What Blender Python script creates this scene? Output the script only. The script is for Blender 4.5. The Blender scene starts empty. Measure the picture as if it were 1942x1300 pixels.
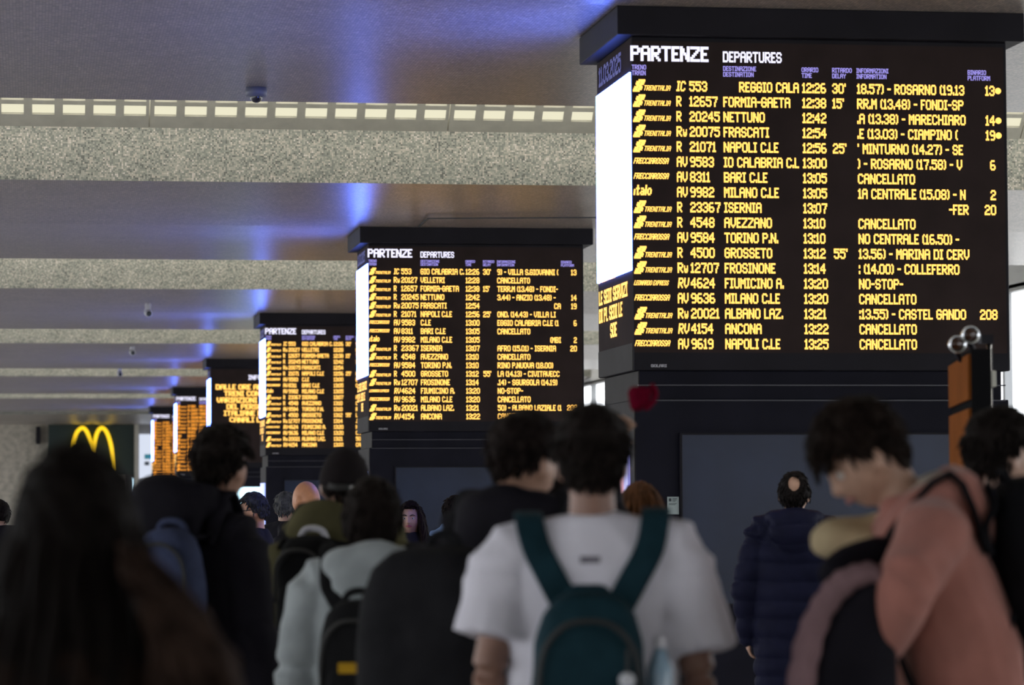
import bpy, bmesh, math, random
from mathutils import Vector, Matrix, noise
from mathutils.bvhtree import BVHTree

PI = math.pi
C = bpy.context.scene.collection
random.seed(7)

# ------------------------------------------------------------------ camera, world, exposure
EYE = 1.55
F_PX, YAW, PIT, ROLL = 6000.0, 0.1510, 0.0520, -0.0050
fw = Vector((math.sin(YAW) * math.cos(PIT), math.cos(YAW) * math.cos(PIT), math.sin(PIT)))
r0 = Vector((math.cos(YAW), -math.sin(YAW), 0))
u0 = r0.cross(fw)
RT = r0 * math.cos(ROLL) + u0 * math.sin(ROLL)
UP = -r0 * math.sin(ROLL) + u0 * math.cos(ROLL)
EYEP = Vector((0, 0, EYE))
cam_d = bpy.data.cameras.new('camera')
cam = bpy.data.objects.new('camera', cam_d)
C.objects.link(cam)
cam.matrix_world = Matrix((
    (RT.x, UP.x, -fw.x, 0), (RT.y, UP.y, -fw.y, 0), (RT.z, UP.z, -fw.z, EYE), (0, 0, 0, 1)))
cam_d.sensor_width = 36
cam_d.lens = F_PX / 1942 * 36
cam_d.clip_start, cam_d.clip_end = 0.1, 500
cam_d.dof.use_dof = True
cam_d.dof.focus_distance = 24.0
cam_d.dof.aperture_fstop = 3.8
bpy.context.scene.camera = cam

sc = bpy.context.scene
sc.view_settings.view_transform = 'Standard'
sc.view_settings.look = 'None'
sc.view_settings.gamma = 1
sc.view_settings.use_curve_mapping = False
sc.view_settings.exposure = 0.0
sc.cycles.max_bounces = 6
sc.cycles.diffuse_bounces = 3
sc.cycles.glossy_bounces = 3
sc.cycles.caustics_reflective = False
sc.cycles.caustics_refractive = False
sc.cycles.sample_clamp_indirect = 4
sc.cycles.use_denoising = True

w = bpy.data.worlds.new('daylight')
sc.world = w
w.use_nodes = True
nt = w.node_tree
bg = nt.nodes['Background']
bg.inputs[0].default_value = (0.95, 0.96, 1.0, 1)
bg.inputs[1].default_value = 3.1

LAMP_W = 190.0        # ceiling trough lamps, per bay
SCREEN_E = 21.0        # white side screens


def P(px, py, Y):
    """point of the photograph's pixel ray at the world depth Y"""
    d = fw + RT * ((px - 971) / F_PX) + UP * ((650 - py) / F_PX)
    return EYEP + d * (Y / d.y)


def PZ(px, py, z):
    d = fw + RT * ((px - 971) / F_PX) + UP * ((650 - py) / F_PX)
    return EYEP + d * ((z - EYE) / d.z)


# ------------------------------------------------------------------ materials
def newmat(name):
    m = bpy.data.materials.new(name)
    m.use_nodes = True
    return m, m.node_tree, m.node_tree.nodes['Principled BSDF']


def mat(name, col, rough=0.7, metal=0.0, spec=0.5, var=0.0, scale=8.0, bump=0.0, bscale=60.0, sheen=0.0, coat=0.0):
    m, t, b = newmat(name)
    b.inputs['Base Color'].default_value = (*col, 1)
    b.inputs['Roughness'].default_value = rough
    b.inputs['Metallic'].default_value = metal
    b.inputs['Specular IOR Level'].default_value = spec
    if sheen: b.inputs['Sheen Weight'].default_value = sheen
    if coat: b.inputs['Coat Weight'].default_value = coat
    if var:
        tc = t.nodes.new('ShaderNodeTexCoord'); n = t.nodes.new('ShaderNodeTexNoise'); r = t.nodes.new('ShaderNodeValToRGB')
        n.inputs['Scale'].default_value = scale; n.inputs['Detail'].default_value = 4
        r.color_ramp.elements[0].position = .3; r.color_ramp.elements[1].position = .7
        r.color_ramp.elements[0].color = (*[c * (1 - var) for c in col], 1)
        r.color_ramp.elements[1].color = (*[min(1, c * (1 + var)) for c in col], 1)
        t.links.new(tc.outputs['Object'], n.inputs['Vector']); t.links.new(n.outputs['Fac'], r.inputs['Fac'])
        t.links.new(r.outputs['Color'], b.inputs['Base Color'])
    if bump:
        tc = t.nodes.new('ShaderNodeTexCoord'); n = t.nodes.new('ShaderNodeTexNoise'); bp = t.nodes.new('ShaderNodeBump')
        n.inputs['Scale'].default_value = bscale; n.inputs['Detail'].default_value = 3
        bp.inputs['Strength'].default_value = bump; bp.inputs['Distance'].default_value = .01
        t.links.new(tc.outputs['Object'], n.inputs['Vector']); t.links.new(n.outputs['Fac'], bp.inputs['Height'])
        t.links.new(bp.outputs['Normal'], b.inputs['Normal'])
    return m


def emit(name, col, strength, sampled=True):
    m, t, b = newmat(name)
    b.inputs['Base Color'].default_value = (0.02, 0.02, 0.02, 1)
    b.inputs['Emission Color'].default_value = (*col, 1)
    b.inputs['Emission Strength'].default_value = strength
    if not sampled: m.cycles.emission_sampling = 'NONE'
    return m


def mosaic(name, stops, tile, axes, rough, grout=(.2, .19, .18), gw=.1, spec=.5, patch=0.0):
    """small square tiles of random colour; axes are the two world axes the tiles lie along"""
    m, t, b = newmat(name)
    N, L = t.nodes, t.links
    geo = N.new('ShaderNodeNewGeometry')
    sep = N.new('ShaderNodeSeparateXYZ'); L.new(geo.outputs['Position'], sep.inputs[0])
    cells, frs = [], []
    for a in axes:
        d = N.new('ShaderNodeMath'); d.operation = 'DIVIDE'; d.inputs[1].default_value = tile; L.new(sep.outputs[a], d.inputs[0])
        f = N.new('ShaderNodeMath'); f.operation = 'FLOOR'; L.new(d.outputs[0], f.inputs[0]); cells.append(f)
        r = N.new('ShaderNodeMath'); r.operation = 'FRACT'; L.new(d.outputs[0], r.inputs[0]); frs.append(r)
    cmb = N.new('ShaderNodeCombineXYZ'); L.new(cells[0].outputs[0], cmb.inputs[0]); L.new(cells[1].outputs[0], cmb.inputs[1])
    wn = N.new('ShaderNodeTexWhiteNoise'); wn.noise_dimensions = '2D'; L.new(cmb.outputs[0], wn.inputs['Vector'])
    ramp = N.new('ShaderNodeValToRGB'); ramp.color_ramp.interpolation = 'CONSTANT'
    els = ramp.color_ramp.elements
    while len(els) < len(stops): els.new(.5)
    for e, (p, c) in zip(els, stops): e.position = p; e.color = (*c, 1)
    val = wn.outputs['Value']
    if patch:
        nz = N.new('ShaderNodeTexNoise'); nz.inputs['Scale'].default_value = .05; nz.inputs['Detail'].default_value = 3
        L.new(cmb.outputs[0], nz.inputs['Vector'])
        mx = N.new('ShaderNodeMath'); mx.operation = 'MULTIPLY_ADD'; mx.inputs[1].default_value = patch; mx.inputs[2].default_value = -patch / 2
        L.new(nz.outputs['Fac'], mx.inputs[0])
        ad = N.new('ShaderNodeMath'); ad.operation = 'ADD'; ad.use_clamp = True
        L.new(val, ad.inputs[0]); L.new(mx.outputs[0], ad.inputs[1]); val = ad.outputs[0]
    L.new(val, ramp.inputs['Fac'])
    mn = N.new('ShaderNodeMath'); mn.operation = 'MINIMUM'; L.new(frs[0].outputs[0], mn.inputs[0]); L.new(frs[1].outputs[0], mn.inputs[1])
    lt = N.new('ShaderNodeMath'); lt.operation = 'LESS_THAN'; lt.inputs[1].default_value = gw; L.new(mn.outputs[0], lt.inputs[0])
    mix = N.new('ShaderNodeMix'); mix.data_type = 'RGBA'
    L.new(lt.outputs[0], mix.inputs['Factor']); L.new(ramp.outputs['Color'], mix.inputs['A']); mix.inputs['B'].default_value = (*grout, 1)
    L.new(mix.outputs['Result'], b.inputs['Base Color'])
    b.inputs['Roughness'].default_value = rough
    b.inputs['Specular IOR Level'].default_value = spec
    return m


M = {}
M['face'] = mosaic('mosaic_face', [(0, (.10, .11, .10)), (.06, (.185, .205, .18)), (.3, (.26, .28, .235)), (.55, (.37, .365, .31)), (.85, (.50, .455, .385)), (.97, (.62, .57, .51))], .0165, (0, 2), .55, (.2, .19, .16), .12, patch=.5)
M['soffit'] = mosaic('mosaic_soffit', [(0, (.20, .18, .175)), (.25, (.265, .235, .222)), (.5, (.32, .277, .256)), (.75, (.375, .327, .292)), (.93, (.46, .40, .355))], .02, (0, 1), .33, (.09, .085, .085), .12, spec=.7, patch=.7)
M['trough'] = mat('cream_painted_panel', (.42, .41, .35), .5, var=.08)
M['glow'] = emit('warm_slot_light', (1, .95, .70), .84, False)
M['black'] = mat('black_painted_metal', (.012, .011, .016), .6, spec=.18, var=.2, scale=3)
M['blackside'] = mat('grey_side_cladding', (.05, .047, .045), .7, spec=.15, var=.12, scale=3)
M['column'] = mat('dark_navy_cladding', (.011, .011, .019), .6, spec=.1, var=.25, scale=2)
M['screen'] = mat('led_panel_black', (.036, .025, .024), .8, spec=.1, var=.15, scale=4)
M['amber'] = emit('amber_leds', (1, .53, .10), 1.9)
M['amberdim'] = emit('amber_leds_far', (1, .36, .03), 1.5, False)
M['white'] = emit('white_leds', (.82, .80, 1), 1.3, False)
M['lilac'] = emit('lilac_leds', (.42, .36, 1), .9, False)
M['side'] = emit('white_side_screen', (.105, .19, 1), SCREEN_E)
M['sidetext'] = emit('dim_blue_leds', (.12, .13, .45), .6, False)
M['glassoff'] = mat('switched_off_display_glass', (.016, .024, .054), .3, spec=.35, var=.3, scale=1.5)  # blue sheen of a reflection put into the base colour
M['label'] = mat('pale_label', (.42, .5, .5), .6)
M['ink'] = mat('dark_print', (.05, .06, .07), .7)
M['logo'] = mat('pale_print', (.55, .55, .6), .6)
M['floor'] = mat('polished_stone_floor', (.50, .48, .45), .3, var=.2, scale=1.2)
M['stone'] = mat('beige_stone_wall', (.48, .44, .37), .75, var=.25, scale=5)
M['greywall'] = mat('grey_plaster', (.3, .3, .31), .7, var=.08)
M['frame'] = mat('grey_metal_frame', (.33, .34, .35), .4, metal=.6)
M['chrome'] = mat('polished_steel', (.8, .82, .85), .14, metal=1)
M['orange'] = mat('orange_brown_panel', (.20, .062, .012), .8, spec=.03, var=.15, scale=3)
M['green'] = mat('dark_green_fascia', (.010, .026, .024), .5)
M['yellow'] = emit('yellow_sign_light', (1, .62, .01), 1.35)
M['rubber'] = mat('dark_sole', (.02, .02, .02), .7)

# ------------------------------------------------------------------ mesh helpers
def box(bm, x0, x1, y0, y1, z0, z1):
    vs = [bm.verts.new(p) for p in ((x0, y0, z0), (x1, y0, z0), (x1, y1, z0), (x0, y1, z0), (x0, y0, z1), (x1, y0, z1), (x1, y1, z1), (x0, y1, z1))]
    for f in ((3, 2, 1, 0), (4, 5, 6, 7), (0, 1, 5, 4), (1, 2, 6, 5), (2, 3, 7, 6), (3, 0, 4, 7)):
        bm.faces.new([vs[i] for i in f])
    return vs


def obox(bm, c, ax, ay, az):
    c, ax, ay, az = map(Vector, (c, ax, ay, az))
    vs = [bm.verts.new(c + ax * i + ay * j + az * k) for k in (-1, 1) for i, j in ((-1, -1), (1, -1), (1, 1), (-1, 1))]
    for f in ((3, 2, 1, 0), (4, 5, 6, 7), (0, 1, 5, 4), (1, 2, 6, 5), (2, 3, 7, 6), (3, 0, 4, 7)):
        bm.faces.new([vs[i] for i in f])


def quad(bm, *pts):
    bm.faces.new([bm.verts.new(p) for p in pts])


def loft(bm, rings, n=16, cap=True):
    """rings: (centre, u, v[, exponent]) -> closed tube"""
    prev = None; first = None
    for r in rings:
        c, u, v = Vector(r[0]), Vector(r[1]), Vector(r[2]); e = r[3] if len(r) > 3 else 1.0
        cur = []
        for i in range(n):
            a = 2 * PI * i / n; ca, sa = math.cos(a), math.sin(a)
            cur.append(bm.verts.new(c + u * math.copysign(abs(ca) ** e, ca) + v * math.copysign(abs(sa) ** e, sa)))
        if prev:
            for i in range(n):
                bm.faces.new((prev[i], prev[(i + 1) % n], cur[(i + 1) % n], cur[i]))
        else: first = cur
        prev = cur
    if cap:
        bm.faces.new(list(reversed(first))); bm.faces.new(prev)


def tube(bm, pts, radii, n=12, flat=1.0, upv=None, roundend=True):
    pts = [Vector(p) for p in pts]
    if not hasattr(radii, '__len__'): radii = [radii] * len(pts)
    rings = []
    ref = Vector(upv) if upv else None
    tans = []
    for i in range(len(pts)):
        a = pts[max(0, i - 1)]; b = pts[min(len(pts) - 1, i + 1)]
        tans.append((b - a).normalized())
    for i, p in enumerate(pts):
        tn = tans[i]
        rr = ref or (Vector((0, 0, 1)) if abs(tn.z) < .9 else Vector((0, 1, 0)))
        u = rr.cross(tn)
        if u.length < 1e-5: u = Vector((1, 0, 0))
        u.normalize(); v = tn.cross(u).normalized()
        if not ref: ref = v
        rings.append((p, u * radii[i], v * radii[i] * flat))
    if roundend:
        def endrings(p, tn, r, u, v, sgn):
            return [(p + tn * sgn * r * math.sin(t), u * math.cos(t), v * math.cos(t)) for t in (.5, 1.0, 1.35)]
        s = rings[0]; e = rings[-1]
        rings = list(reversed(endrings(pts[0], tans[0], radii[0], s[1], s[2], -1))) + rings + endrings(pts[-1], tans[-1], radii[-1], e[1], e[2], 1)
    loft(bm, rings, n)


def smooth_path(pts, k=4):
    pts = [Vector(p) for p in pts]; out = []
    for i in range(len(pts) - 1):
        p0, p1, p2, p3 = pts[max(0, i - 1)], pts[i], pts[i + 1], pts[min(len(pts) - 1, i + 2)]
        for j in range(k):
            t = j / k
            out.append(.5 * ((2 * p1) + (p2 - p0) * t + (2 * p0 - 5 * p1 + 4 * p2 - p3) * t * t + (3 * p1 - p0 - 3 * p2 + p3) * t ** 3))
    out.append(pts[-1])
    return out


def ellipsoid(bm, c, r, rot=None, nu=20, nv=14):
    c = Vector(c); rings = []
    R = rot or Matrix.Identity(3)
    for j in range(1, nv):
        t = PI * j / nv; s = math.sin(t)
        rings.append((c + R @ Vector((0, 0, -r[2] * math.cos(t))), R @ Vector((r[0] * s, 0, 0)), R @ Vector((0, r[1] * s, 0))))
    loft(bm, rings, nu)


def finish(bm, name, m, parent=None, smooth=False, loc=None):
    me = bpy.data.meshes.new(name)
    bmesh.ops.recalc_face_normals(bm, faces=bm.faces)
    bm.to_mesh(me); bm.free()
    if smooth: me.polygons.foreach_set('use_smooth', [True] * len(me.polygons))
    if isinstance(m, (list, tuple)):
        for x in m: me.materials.append(x)
    else: me.materials.append(m)
    o = bpy.data.objects.new(name, me); C.objects.link(o)
    if parent: o.parent = parent
    if loc is not None: o.location = loc
    return o


def tag(o, label=None, cat=None, group=None, kind=None):
    if label: o['label'] = label
    if cat: o['category'] = cat
    if group: o['group'] = group
    if kind: o['kind'] = kind
    return o


def thing(name, label, cat, loc=(0, 0, 0), rz=0, group=None):
    o = bpy.data.objects.new(name, None); C.objects.link(o)
    o.empty_display_size = .1
    o.location = loc; o.rotation_euler = (0, 0, rz)
    return tag(o, label, cat, group)


def struct(name, bm, m, parent=None, smooth=False):
    o = finish(bm, name, m, parent, smooth)
    if not parent: o['kind'] = 'structure'
    return o


def bevel(o, wd, seg=2):
    md = o.modifiers.new('edge', 'BEVEL'); md.width = wd; md.segments = seg; md.limit_method = 'ANGLE'
    return o

# ------------------------------------------------------------------ the hall
D0, S, XL, W, DEP = 19.106, 15.441, 3.664, 2.40, 1.2126      # first column front, spacing, left face, width, depth
ZB, ZC, ZT = EYE + .836, EYE + 2.907, EYE + 3.086            # board bottom, canopy bottom, canopy top
YF, HF, HK, HE = 31.3, EYE + 3.235, EYE + 3.085, EYE + 3.10  # mosaic face, soffit at face, at column front, at far edge
HTOP = EYE + 3.765
X0, X1 = -9.0, 13.8
YEND, YBACK = 118.0, -42.0
KS = range(-5, 6)

bm = bmesh.new(); box(bm, X0 - 30, X1 + 30, YBACK - 6, YEND + .3, -.2, 0); struct('floor', bm, M['floor'])
bm = bmesh.new(); box(bm, X1 + .2, X1 + 60, YBACK - 6, YEND + 60, 0, .02); box(bm, X0 - 60, X0 - .2, YBACK - 6, YEND, 0, .02); struct('pavement', bm, mat('sunlit_pale_pavement', (.8, .79, .76), .8))  # outdoor ground added extra pale, to bounce daylight up onto the soffit
# soffit strips, mosaic faces, coffers
bs, bf, bc = bmesh.new(), bmesh.new(), bmesh.new()
for k in KS:
    yf = YF + k * S; yk = yf + (D0 + S - .09 - YF); ye = yf + 8.15; yn = yf + S
    quad(bs, (X0, yf, HF), (X1, yf, HF), (X1, yk, HK), (X0, yk, HK))
    quad(bs, (X0, yk, HK), (X1, yk, HK), (X1, ye, HE), (X0, ye, HE))
    quad(bf, (X0, yf, HF), (X0, yf, HTOP), (X1, yf, HTOP), (X1, yf, HF))
    # the coffer behind the beam: rear face, roof, and down to the light panel
    quad(bc, (X0, ye, HE), (X1, ye, HE), (X1, ye, HTOP + .75), (X0, ye, HTOP + .75))
    quad(bc, (X0, ye, HTOP + .75), (X1, ye, HTOP + .75), (X1, yn, HTOP + .75), (X0, yn, HTOP + .75))
    quad(bc, (X0, yn, HTOP + .75), (X1, yn, HTOP + .75), (X1, yn, HTOP), (X0, yn, HTOP))
ceil = struct('ceiling', bs, M['soffit'])
finish(bf, 'mosaic_beam_face', M['face'], ceil)
finish(bc, 'coffer', M['trough'], ceil)
bm = bmesh.new(); box(bm, X0 - .3, X0, YBACK, YEND, HE - .02, 7); struct('wall_left', bm, M['stone'])
bm = bmesh.new(); box(bm, X0, X1, YEND, YEND + .3, 0, 7); struct('wall_back', bm, M['stone'])
bm = bmesh.new(); box(bm, X0, X1, YBACK - .3, YBACK, 0, 7); struct('wall_front', bm, M['stone'])  # unseen end wall, added to keep bright daylight out of the column reflections

def hatch_line(a, b, w_=.012):
    a, b = Vector(a), Vector(b); d = (b - a).normalized(); n = Vector((-d.y, d.x, 0)) * w_
    bmh = bmesh.new(); obox(bmh, (a + b) / 2 - Vector((0, 0, .004)), (b - a) / 2, n, (0, 0, .006)); finish(bmh, 'hatch_seam', M['ink'], ceil)
hz = HK + .012
hatch_line(PZ(812, 414, hz), PZ(1150, 412, hz)); hatch_line(PZ(794, 430, HK), PZ(812, 414, hz))

# lamps in the troughs: the light of the slot rows
for k in range(-3, 5):
    yn = YF + k * S
    ld = bpy.data.lights.new('trough_lamp', 'AREA'); ld.shape = 'RECTANGLE'; ld.size = X1 - X0 - 1; ld.size_y = .4
    ld.energy = LAMP_W; ld.color = (1, .95, .86)
    lo = bpy.data.objects.new('trough_lamp', ld); C.objects.link(lo)
    lo.location = ((X0 + X1) / 2, yn - .75, HTOP + .6)
    lo.rotation_euler = (.25, 0, 0)
    lo.visible_glossy = True

# the visible row of light panels: two rows of lit slots on a sloping cream panel, ten slots to a panel
def panel_pt(x, t, out=0.0):     # t runs up the 45 degree panel towards the viewer
    return Vector((x, YF - t - out * .707, HTOP + t - out * .707))
PITCH = .2975
first_seam = P(285, 205, YF - .15).x
edges_t = [0, .104, .192, .228, .316, .36]
n_first = int((first_seam - X0) / (10 * PITCH)) + 1
x = first_seam - n_first * 10 * PITCH
panels = []
while x < X1 - .2:
    xa, xb = max(x, X0), min(x + 10 * PITCH - .012, X1)
    if xb - xa > PITCH and P(-40, 200, YF).x < xb and xa < P(1990, 200, YF).x:
        panels.append((x, xa, xb))
    x += 10 * PITCH
NOTE = {0: 'at the left edge of the photo'}
for i, (xs, xa, xb) in enumerate(panels):
    where = ['cut off by the left edge of the view', 'directly left of the dome camera', 'ending behind the largest departure board', 'mostly hidden behind the largest departure board', 'at the right edge of the view past the largest departure board'][min(i, 4)]
    t = thing('ceiling_light_panel', 'cream ceiling panel with rows of lit slots, ' + where, 'ceiling light', panel_pt((xa + xb) / 2, 0), 0, 'slotted light panels along the mosaic beam')
    off = t.location
    bm = bmesh.new()
    def strip(xa_, xb_, ta, tb):
        a, b, c, d = panel_pt(xa_, ta), panel_pt(xb_, ta), panel_pt(xb_, tb), panel_pt(xa_, tb)
        n = Vector((0, .707, .707)) * .02
        vs = [bm.verts.new(p - off) for p in (a, b, c, d, a + n, b + n, c + n, d + n)]
        for f in ((3, 2, 1, 0), (4, 5, 6, 7), (0, 1, 5, 4), (1, 2, 6, 5), (2, 3, 7, 6), (3, 0, 4, 7)): bm.faces.new([vs[q] for q in f])
    for a, b in ((0, .104), (.192, .228), (.316, .37)): strip(xa, xb, a, b)
    slots = []
    for j in range(10):
        sx = xs + (j + .5) * PITCH
        if sx - .11 < xa or sx + .11 > xb: continue
        slots.append(sx)
    prevx = xa
    for sx in slots + [None]:
        nx = sx - .108 if sx else xb
        for a, b in ((.104, .192), (.228, .316)): strip(prevx, nx, a, b)
        if sx: prevx = sx + .108
    finish(bm, 'slotted_panel', M['trough'], t)
    for sx in slots:
        for a, b in ((.1, .196), (.224, .32)):
            bm = bmesh.new()
            quad(bm, *[p - off for p in (panel_pt(sx - .115, a, -.035), panel_pt(sx + .115, a, -.035), panel_pt(sx + .115, b, -.035), panel_pt(sx - .115, b, -.035))])
            finish(bm, 'lit_slot', M['glow'], t)

# glazed street side: frame, panes, and the pavement beyond
GLASS, t_, b_ = newmat('window_glass')
tr_ = t_.nodes.new('ShaderNodeBsdfTransparent'); gl_ = t_.nodes.new('ShaderNodeBsdfGlossy'); mx_ = t_.nodes.new('ShaderNodeMixShader')
tr_.inputs[0].default_value = (.93, .95, .95, 1); gl_.inputs['Roughness'].default_value = .02; mx_.inputs[0].default_value = .05
t_.links.new(tr_.outputs[0], mx_.inputs[1]); t_.links.new(gl_.outputs[0], mx_.inputs[2])
t_.links.new(mx_.outputs[0], t_.nodes['Material Output'].inputs['Surface'])
def glazing(x, name):
    bm = bmesh.new(); gtop = HE - .02; y = YBACK
    while y < YEND:
        box(bm, x, x + .12, y - .05, y + .05, 0, gtop); y += 2.6
    for z in (.05, EYE + 1.15, gtop):
        box(bm, x, x + .12, YBACK, YEND, z - .05, z + .05)
    f = struct(name, bm, M['frame'])
    bm = bmesh.new(); quad(bm, (x + .06, YBACK, 0), (x + .06, YEND, 0), (x + .06, YEND, gtop), (x + .06, YBACK, gtop))
    finish(bm, 'glass_pane', GLASS, f)
glazing(X1, 'window_1'); glazing(X0 - .12, 'window_2')  # left glazing is unseen, added to let in daylight for the dark soffit
bm = bmesh.new(); box(bm, X1, X1 + .3, YBACK, YEND, HE - .02, 7); struct('wall_right', bm, mat('pale_fascia', (.62, .63, .64), .7))

# ------------------------------------------------------------------ dot-matrix lettering
G = {}
def glyphs(s):
    for line in s.strip().split('\n'):
        ch, rows = line.split(' ', 1)
        G[ch] = rows.split('/')
glyphs('''A .###./#...#/#...#/#####/#...#/#...#/#...#
B ####./#...#/#...#/####./#...#/#...#/####.
C .###./#...#/#..../#..../#..../#...#/.###.
D ####./#...#/#...#/#...#/#...#/#...#/####.
E ####/#.../#.../###./#.../#.../####
F ####/#.../#.../###./#.../#.../#...
G .###./#...#/#..../#.###/#...#/#...#/.###.
H #...#/#...#/#...#/#####/#...#/#...#/#...#
I ###/.#./.#./.#./.#./.#./###
J ..#/..#/..#/..#/..#/#.#/.#.
K #...#/#..#./#.#../##.../#.#../#..#./#...#
L #.../#.../#.../#.../#.../#.../####
M #...#/##.##/#.#.#/#.#.#/#...#/#...#/#...#
N #...#/##..#/##..#/#.#.#/#..##/#..##/#...#
O .###./#...#/#...#/#...#/#...#/#...#/.###.
P ####./#...#/#...#/####./#..../#..../#....
Q .###./#...#/#...#/#...#/#.#.#/#..#./.##.#
R ####./#...#/#...#/####./#.#../#..#./#...#
S .###./#...#/#..../.###./....#/#...#/.###.
T #####/..#../..#../..#../..#../..#../..#..
U #...#/#...#/#...#/#...#/#...#/#...#/.###.
V #...#/#...#/#...#/#...#/#...#/.#.#./..#..
W #...#/#...#/#...#/#.#.#/#.#.#/##.##/#...#
X #...#/#...#/.#.#./..#../.#.#./#...#/#...#
Y #...#/#...#/.#.#./..#../..#../..#../..#..
Z #####/....#/...#./..#../.#.../#..../#####
0 .###./#...#/#...#/#...#/#...#/#...#/.###.
1 .#./##./.#./.#./.#./.#./###
2 .###./#...#/....#/..##./.#.../#..../#####
3 .###./#...#/....#/..##./....#/#...#/.###.
4 ...#./..##./.#.#./#..#./#####/...#./...#.
5 #####/#..../####./....#/....#/#...#/.###.
6 .###./#..../#..../####./#...#/#...#/.###.
7 #####/....#/...#./...#./..#../..#../..#..
8 .###./#...#/#...#/.###./#...#/#...#/.###.
9 .###./#...#/#...#/.####/....#/....#/.###.
: ./#/#/././#/#
. ./././././#/#
- .../.../.../###/.../.../...
( .#/#./#./#./#./#./.#
) #./.#/.#/.#/.#/.#/#.
' #/#/./././././
, ./././././#/#
/ ...#/...#/..#./..#./.#../.#../#...
w ...../...../#...#/#...#/#.#.#/#.#.#/.#.#.
t .#./.#./###/.#./.#./.#./.##
a ..../..../.##./...#/.###/#..#/.###
l #/#/#/#/#/#/#
o ..../..../.##./#..#/#..#/#..#/.##.
i ./././#/#/#/#
@ .####/##.##/##.##/.###./##.##/##.##/####.
* .###./#####/#####/#####/#####/#####/.###.''')
G["'"] = ['#', '#', '.', '.', '.', '.', '.']


def text_width(s, pw):
    return sum((len(G[c][0]) + 1) * pw if c in G else 3 * pw for c in s) - pw


def put_text(bm, s, x, z, h, pw=None, ox=Vector((1, 0, 0)), o=Vector((0, 0, 0)), nrm=Vector((0, -1, 0)), x_min=None, x_max=None, bold=.55, shear=0.0, align='l'):
    """LED letters as runs of lit dots; x along ox, z up, top of the letters at z"""
    ph = h / 7; pw = pw or ph * .78
    if align == 'r': x -= text_width(s, pw)
    if align == 'c': x -= text_width(s, pw) / 2
    b = pw * bold * .5; bz = ph * .18
    for ch in s:
        g = G.get(ch)
        if g is None: x += 3 * pw; continue
        for r, row in enumerate(g):
            i = 0
            while i < len(row):
                if row[i] == '#':
                    j = i
                    while j < len(row) and row[j] == '#': j += 1
                    xa, xb = x + i * pw - b, x + j * pw + b
                    za, zb_ = z - (r + 1) * ph - bz, z - r * ph + bz
                    sh = shear * (h - (r + .5) * ph)
                    xa += sh; xb += sh
                    if x_min is not None: xa = max(xa, x_min)
                    if x_max is not None: xb = min(xb, x_max)
                    if xb > xa + 1e-4:
                        q = [o + ox * a + Vector((0, 0, c)) + nrm * .003 for a, c in ((xa, za), (xb, za), (xb, zb_), (xa, zb_))]
                        quad(bm, *q)
                    i = j
                else: i += 1
        x += (len(g[0]) + 1) * pw


ROWS1 = [('T', 'IC', '553', '    REGGIO CALA', '12:26', "30'", '18.57) - ROSARNO (19.13', '13*'),
 ('T', 'R', '12657', 'FORMIA-GAETA', '12:38', "15'", 'RR.M (13.48) - FONDI-SP', ''),
 ('T', 'R', '20245', 'NETTUNO', '12:42', '', '.A (13.38) - MARECHIARO', '14*'),
 ('T', 'Rw', '20075', 'FRASCATI', '12:54', '', '.E (13.03) - CIAMPINO (', '19*'),
 ('T', 'R', '21071', 'NAPOLI C.LE', '12:56', "25'", "' MINTURNO (14.27) - SE", ''),
 ('F', 'AV', '9583', 'IO CALABRIA C.L', '13:00', '', ') - ROSARNO (17.58) - V', '6'),
 ('F', 'AV', '8311', 'BARI C.LE', '13:05', '', 'CANCELLATO', ''),
 ('I', 'AV', '9982', 'MILANO C.LE', '13:05', '', '1A CENTRALE (15.08) - N', '2'),
 ('T', 'R', '23367', 'ISERNIA', '13:07', '', '>-FER', '20'),
 ('T', 'R', '4548', 'AVEZZANO', '13:10', '', 'CANCELLATO', ''),
 ('F', 'AV', '9584', 'TORINO P.N.', '13:10', '', 'NO CENTRALE (16.50) -', ''),
 ('T', 'R', '4500', 'GROSSETO', '13:12', "55'", '13.56) - MARINA DI CERV', ''),
 ('T', 'Rw', '12707', 'FROSINONE', '13:14', '', ': (14.00) - COLLEFERRO', ''),
 ('L', 'RV', '4624', 'FIUMICINO A.', '13:20', '', 'NO-STOP-', ''),
 ('F', 'AV', '9636', 'MILANO C.LE', '13:20', '', 'CANCELLATO', ''),
 ('T', 'Rw', '20021', 'ALBANO LAZ.', '13:21', '', ':13.55) - CASTEL GANDO', '208'),
 ('T', 'RV', '4154', 'ANCONA', '13:22', '', 'CANCELLATO', ''),
 ('F', 'AV', '9619', 'NAPOLI C.LE', '13:25', '', 'CANCELLATO', '')]
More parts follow.
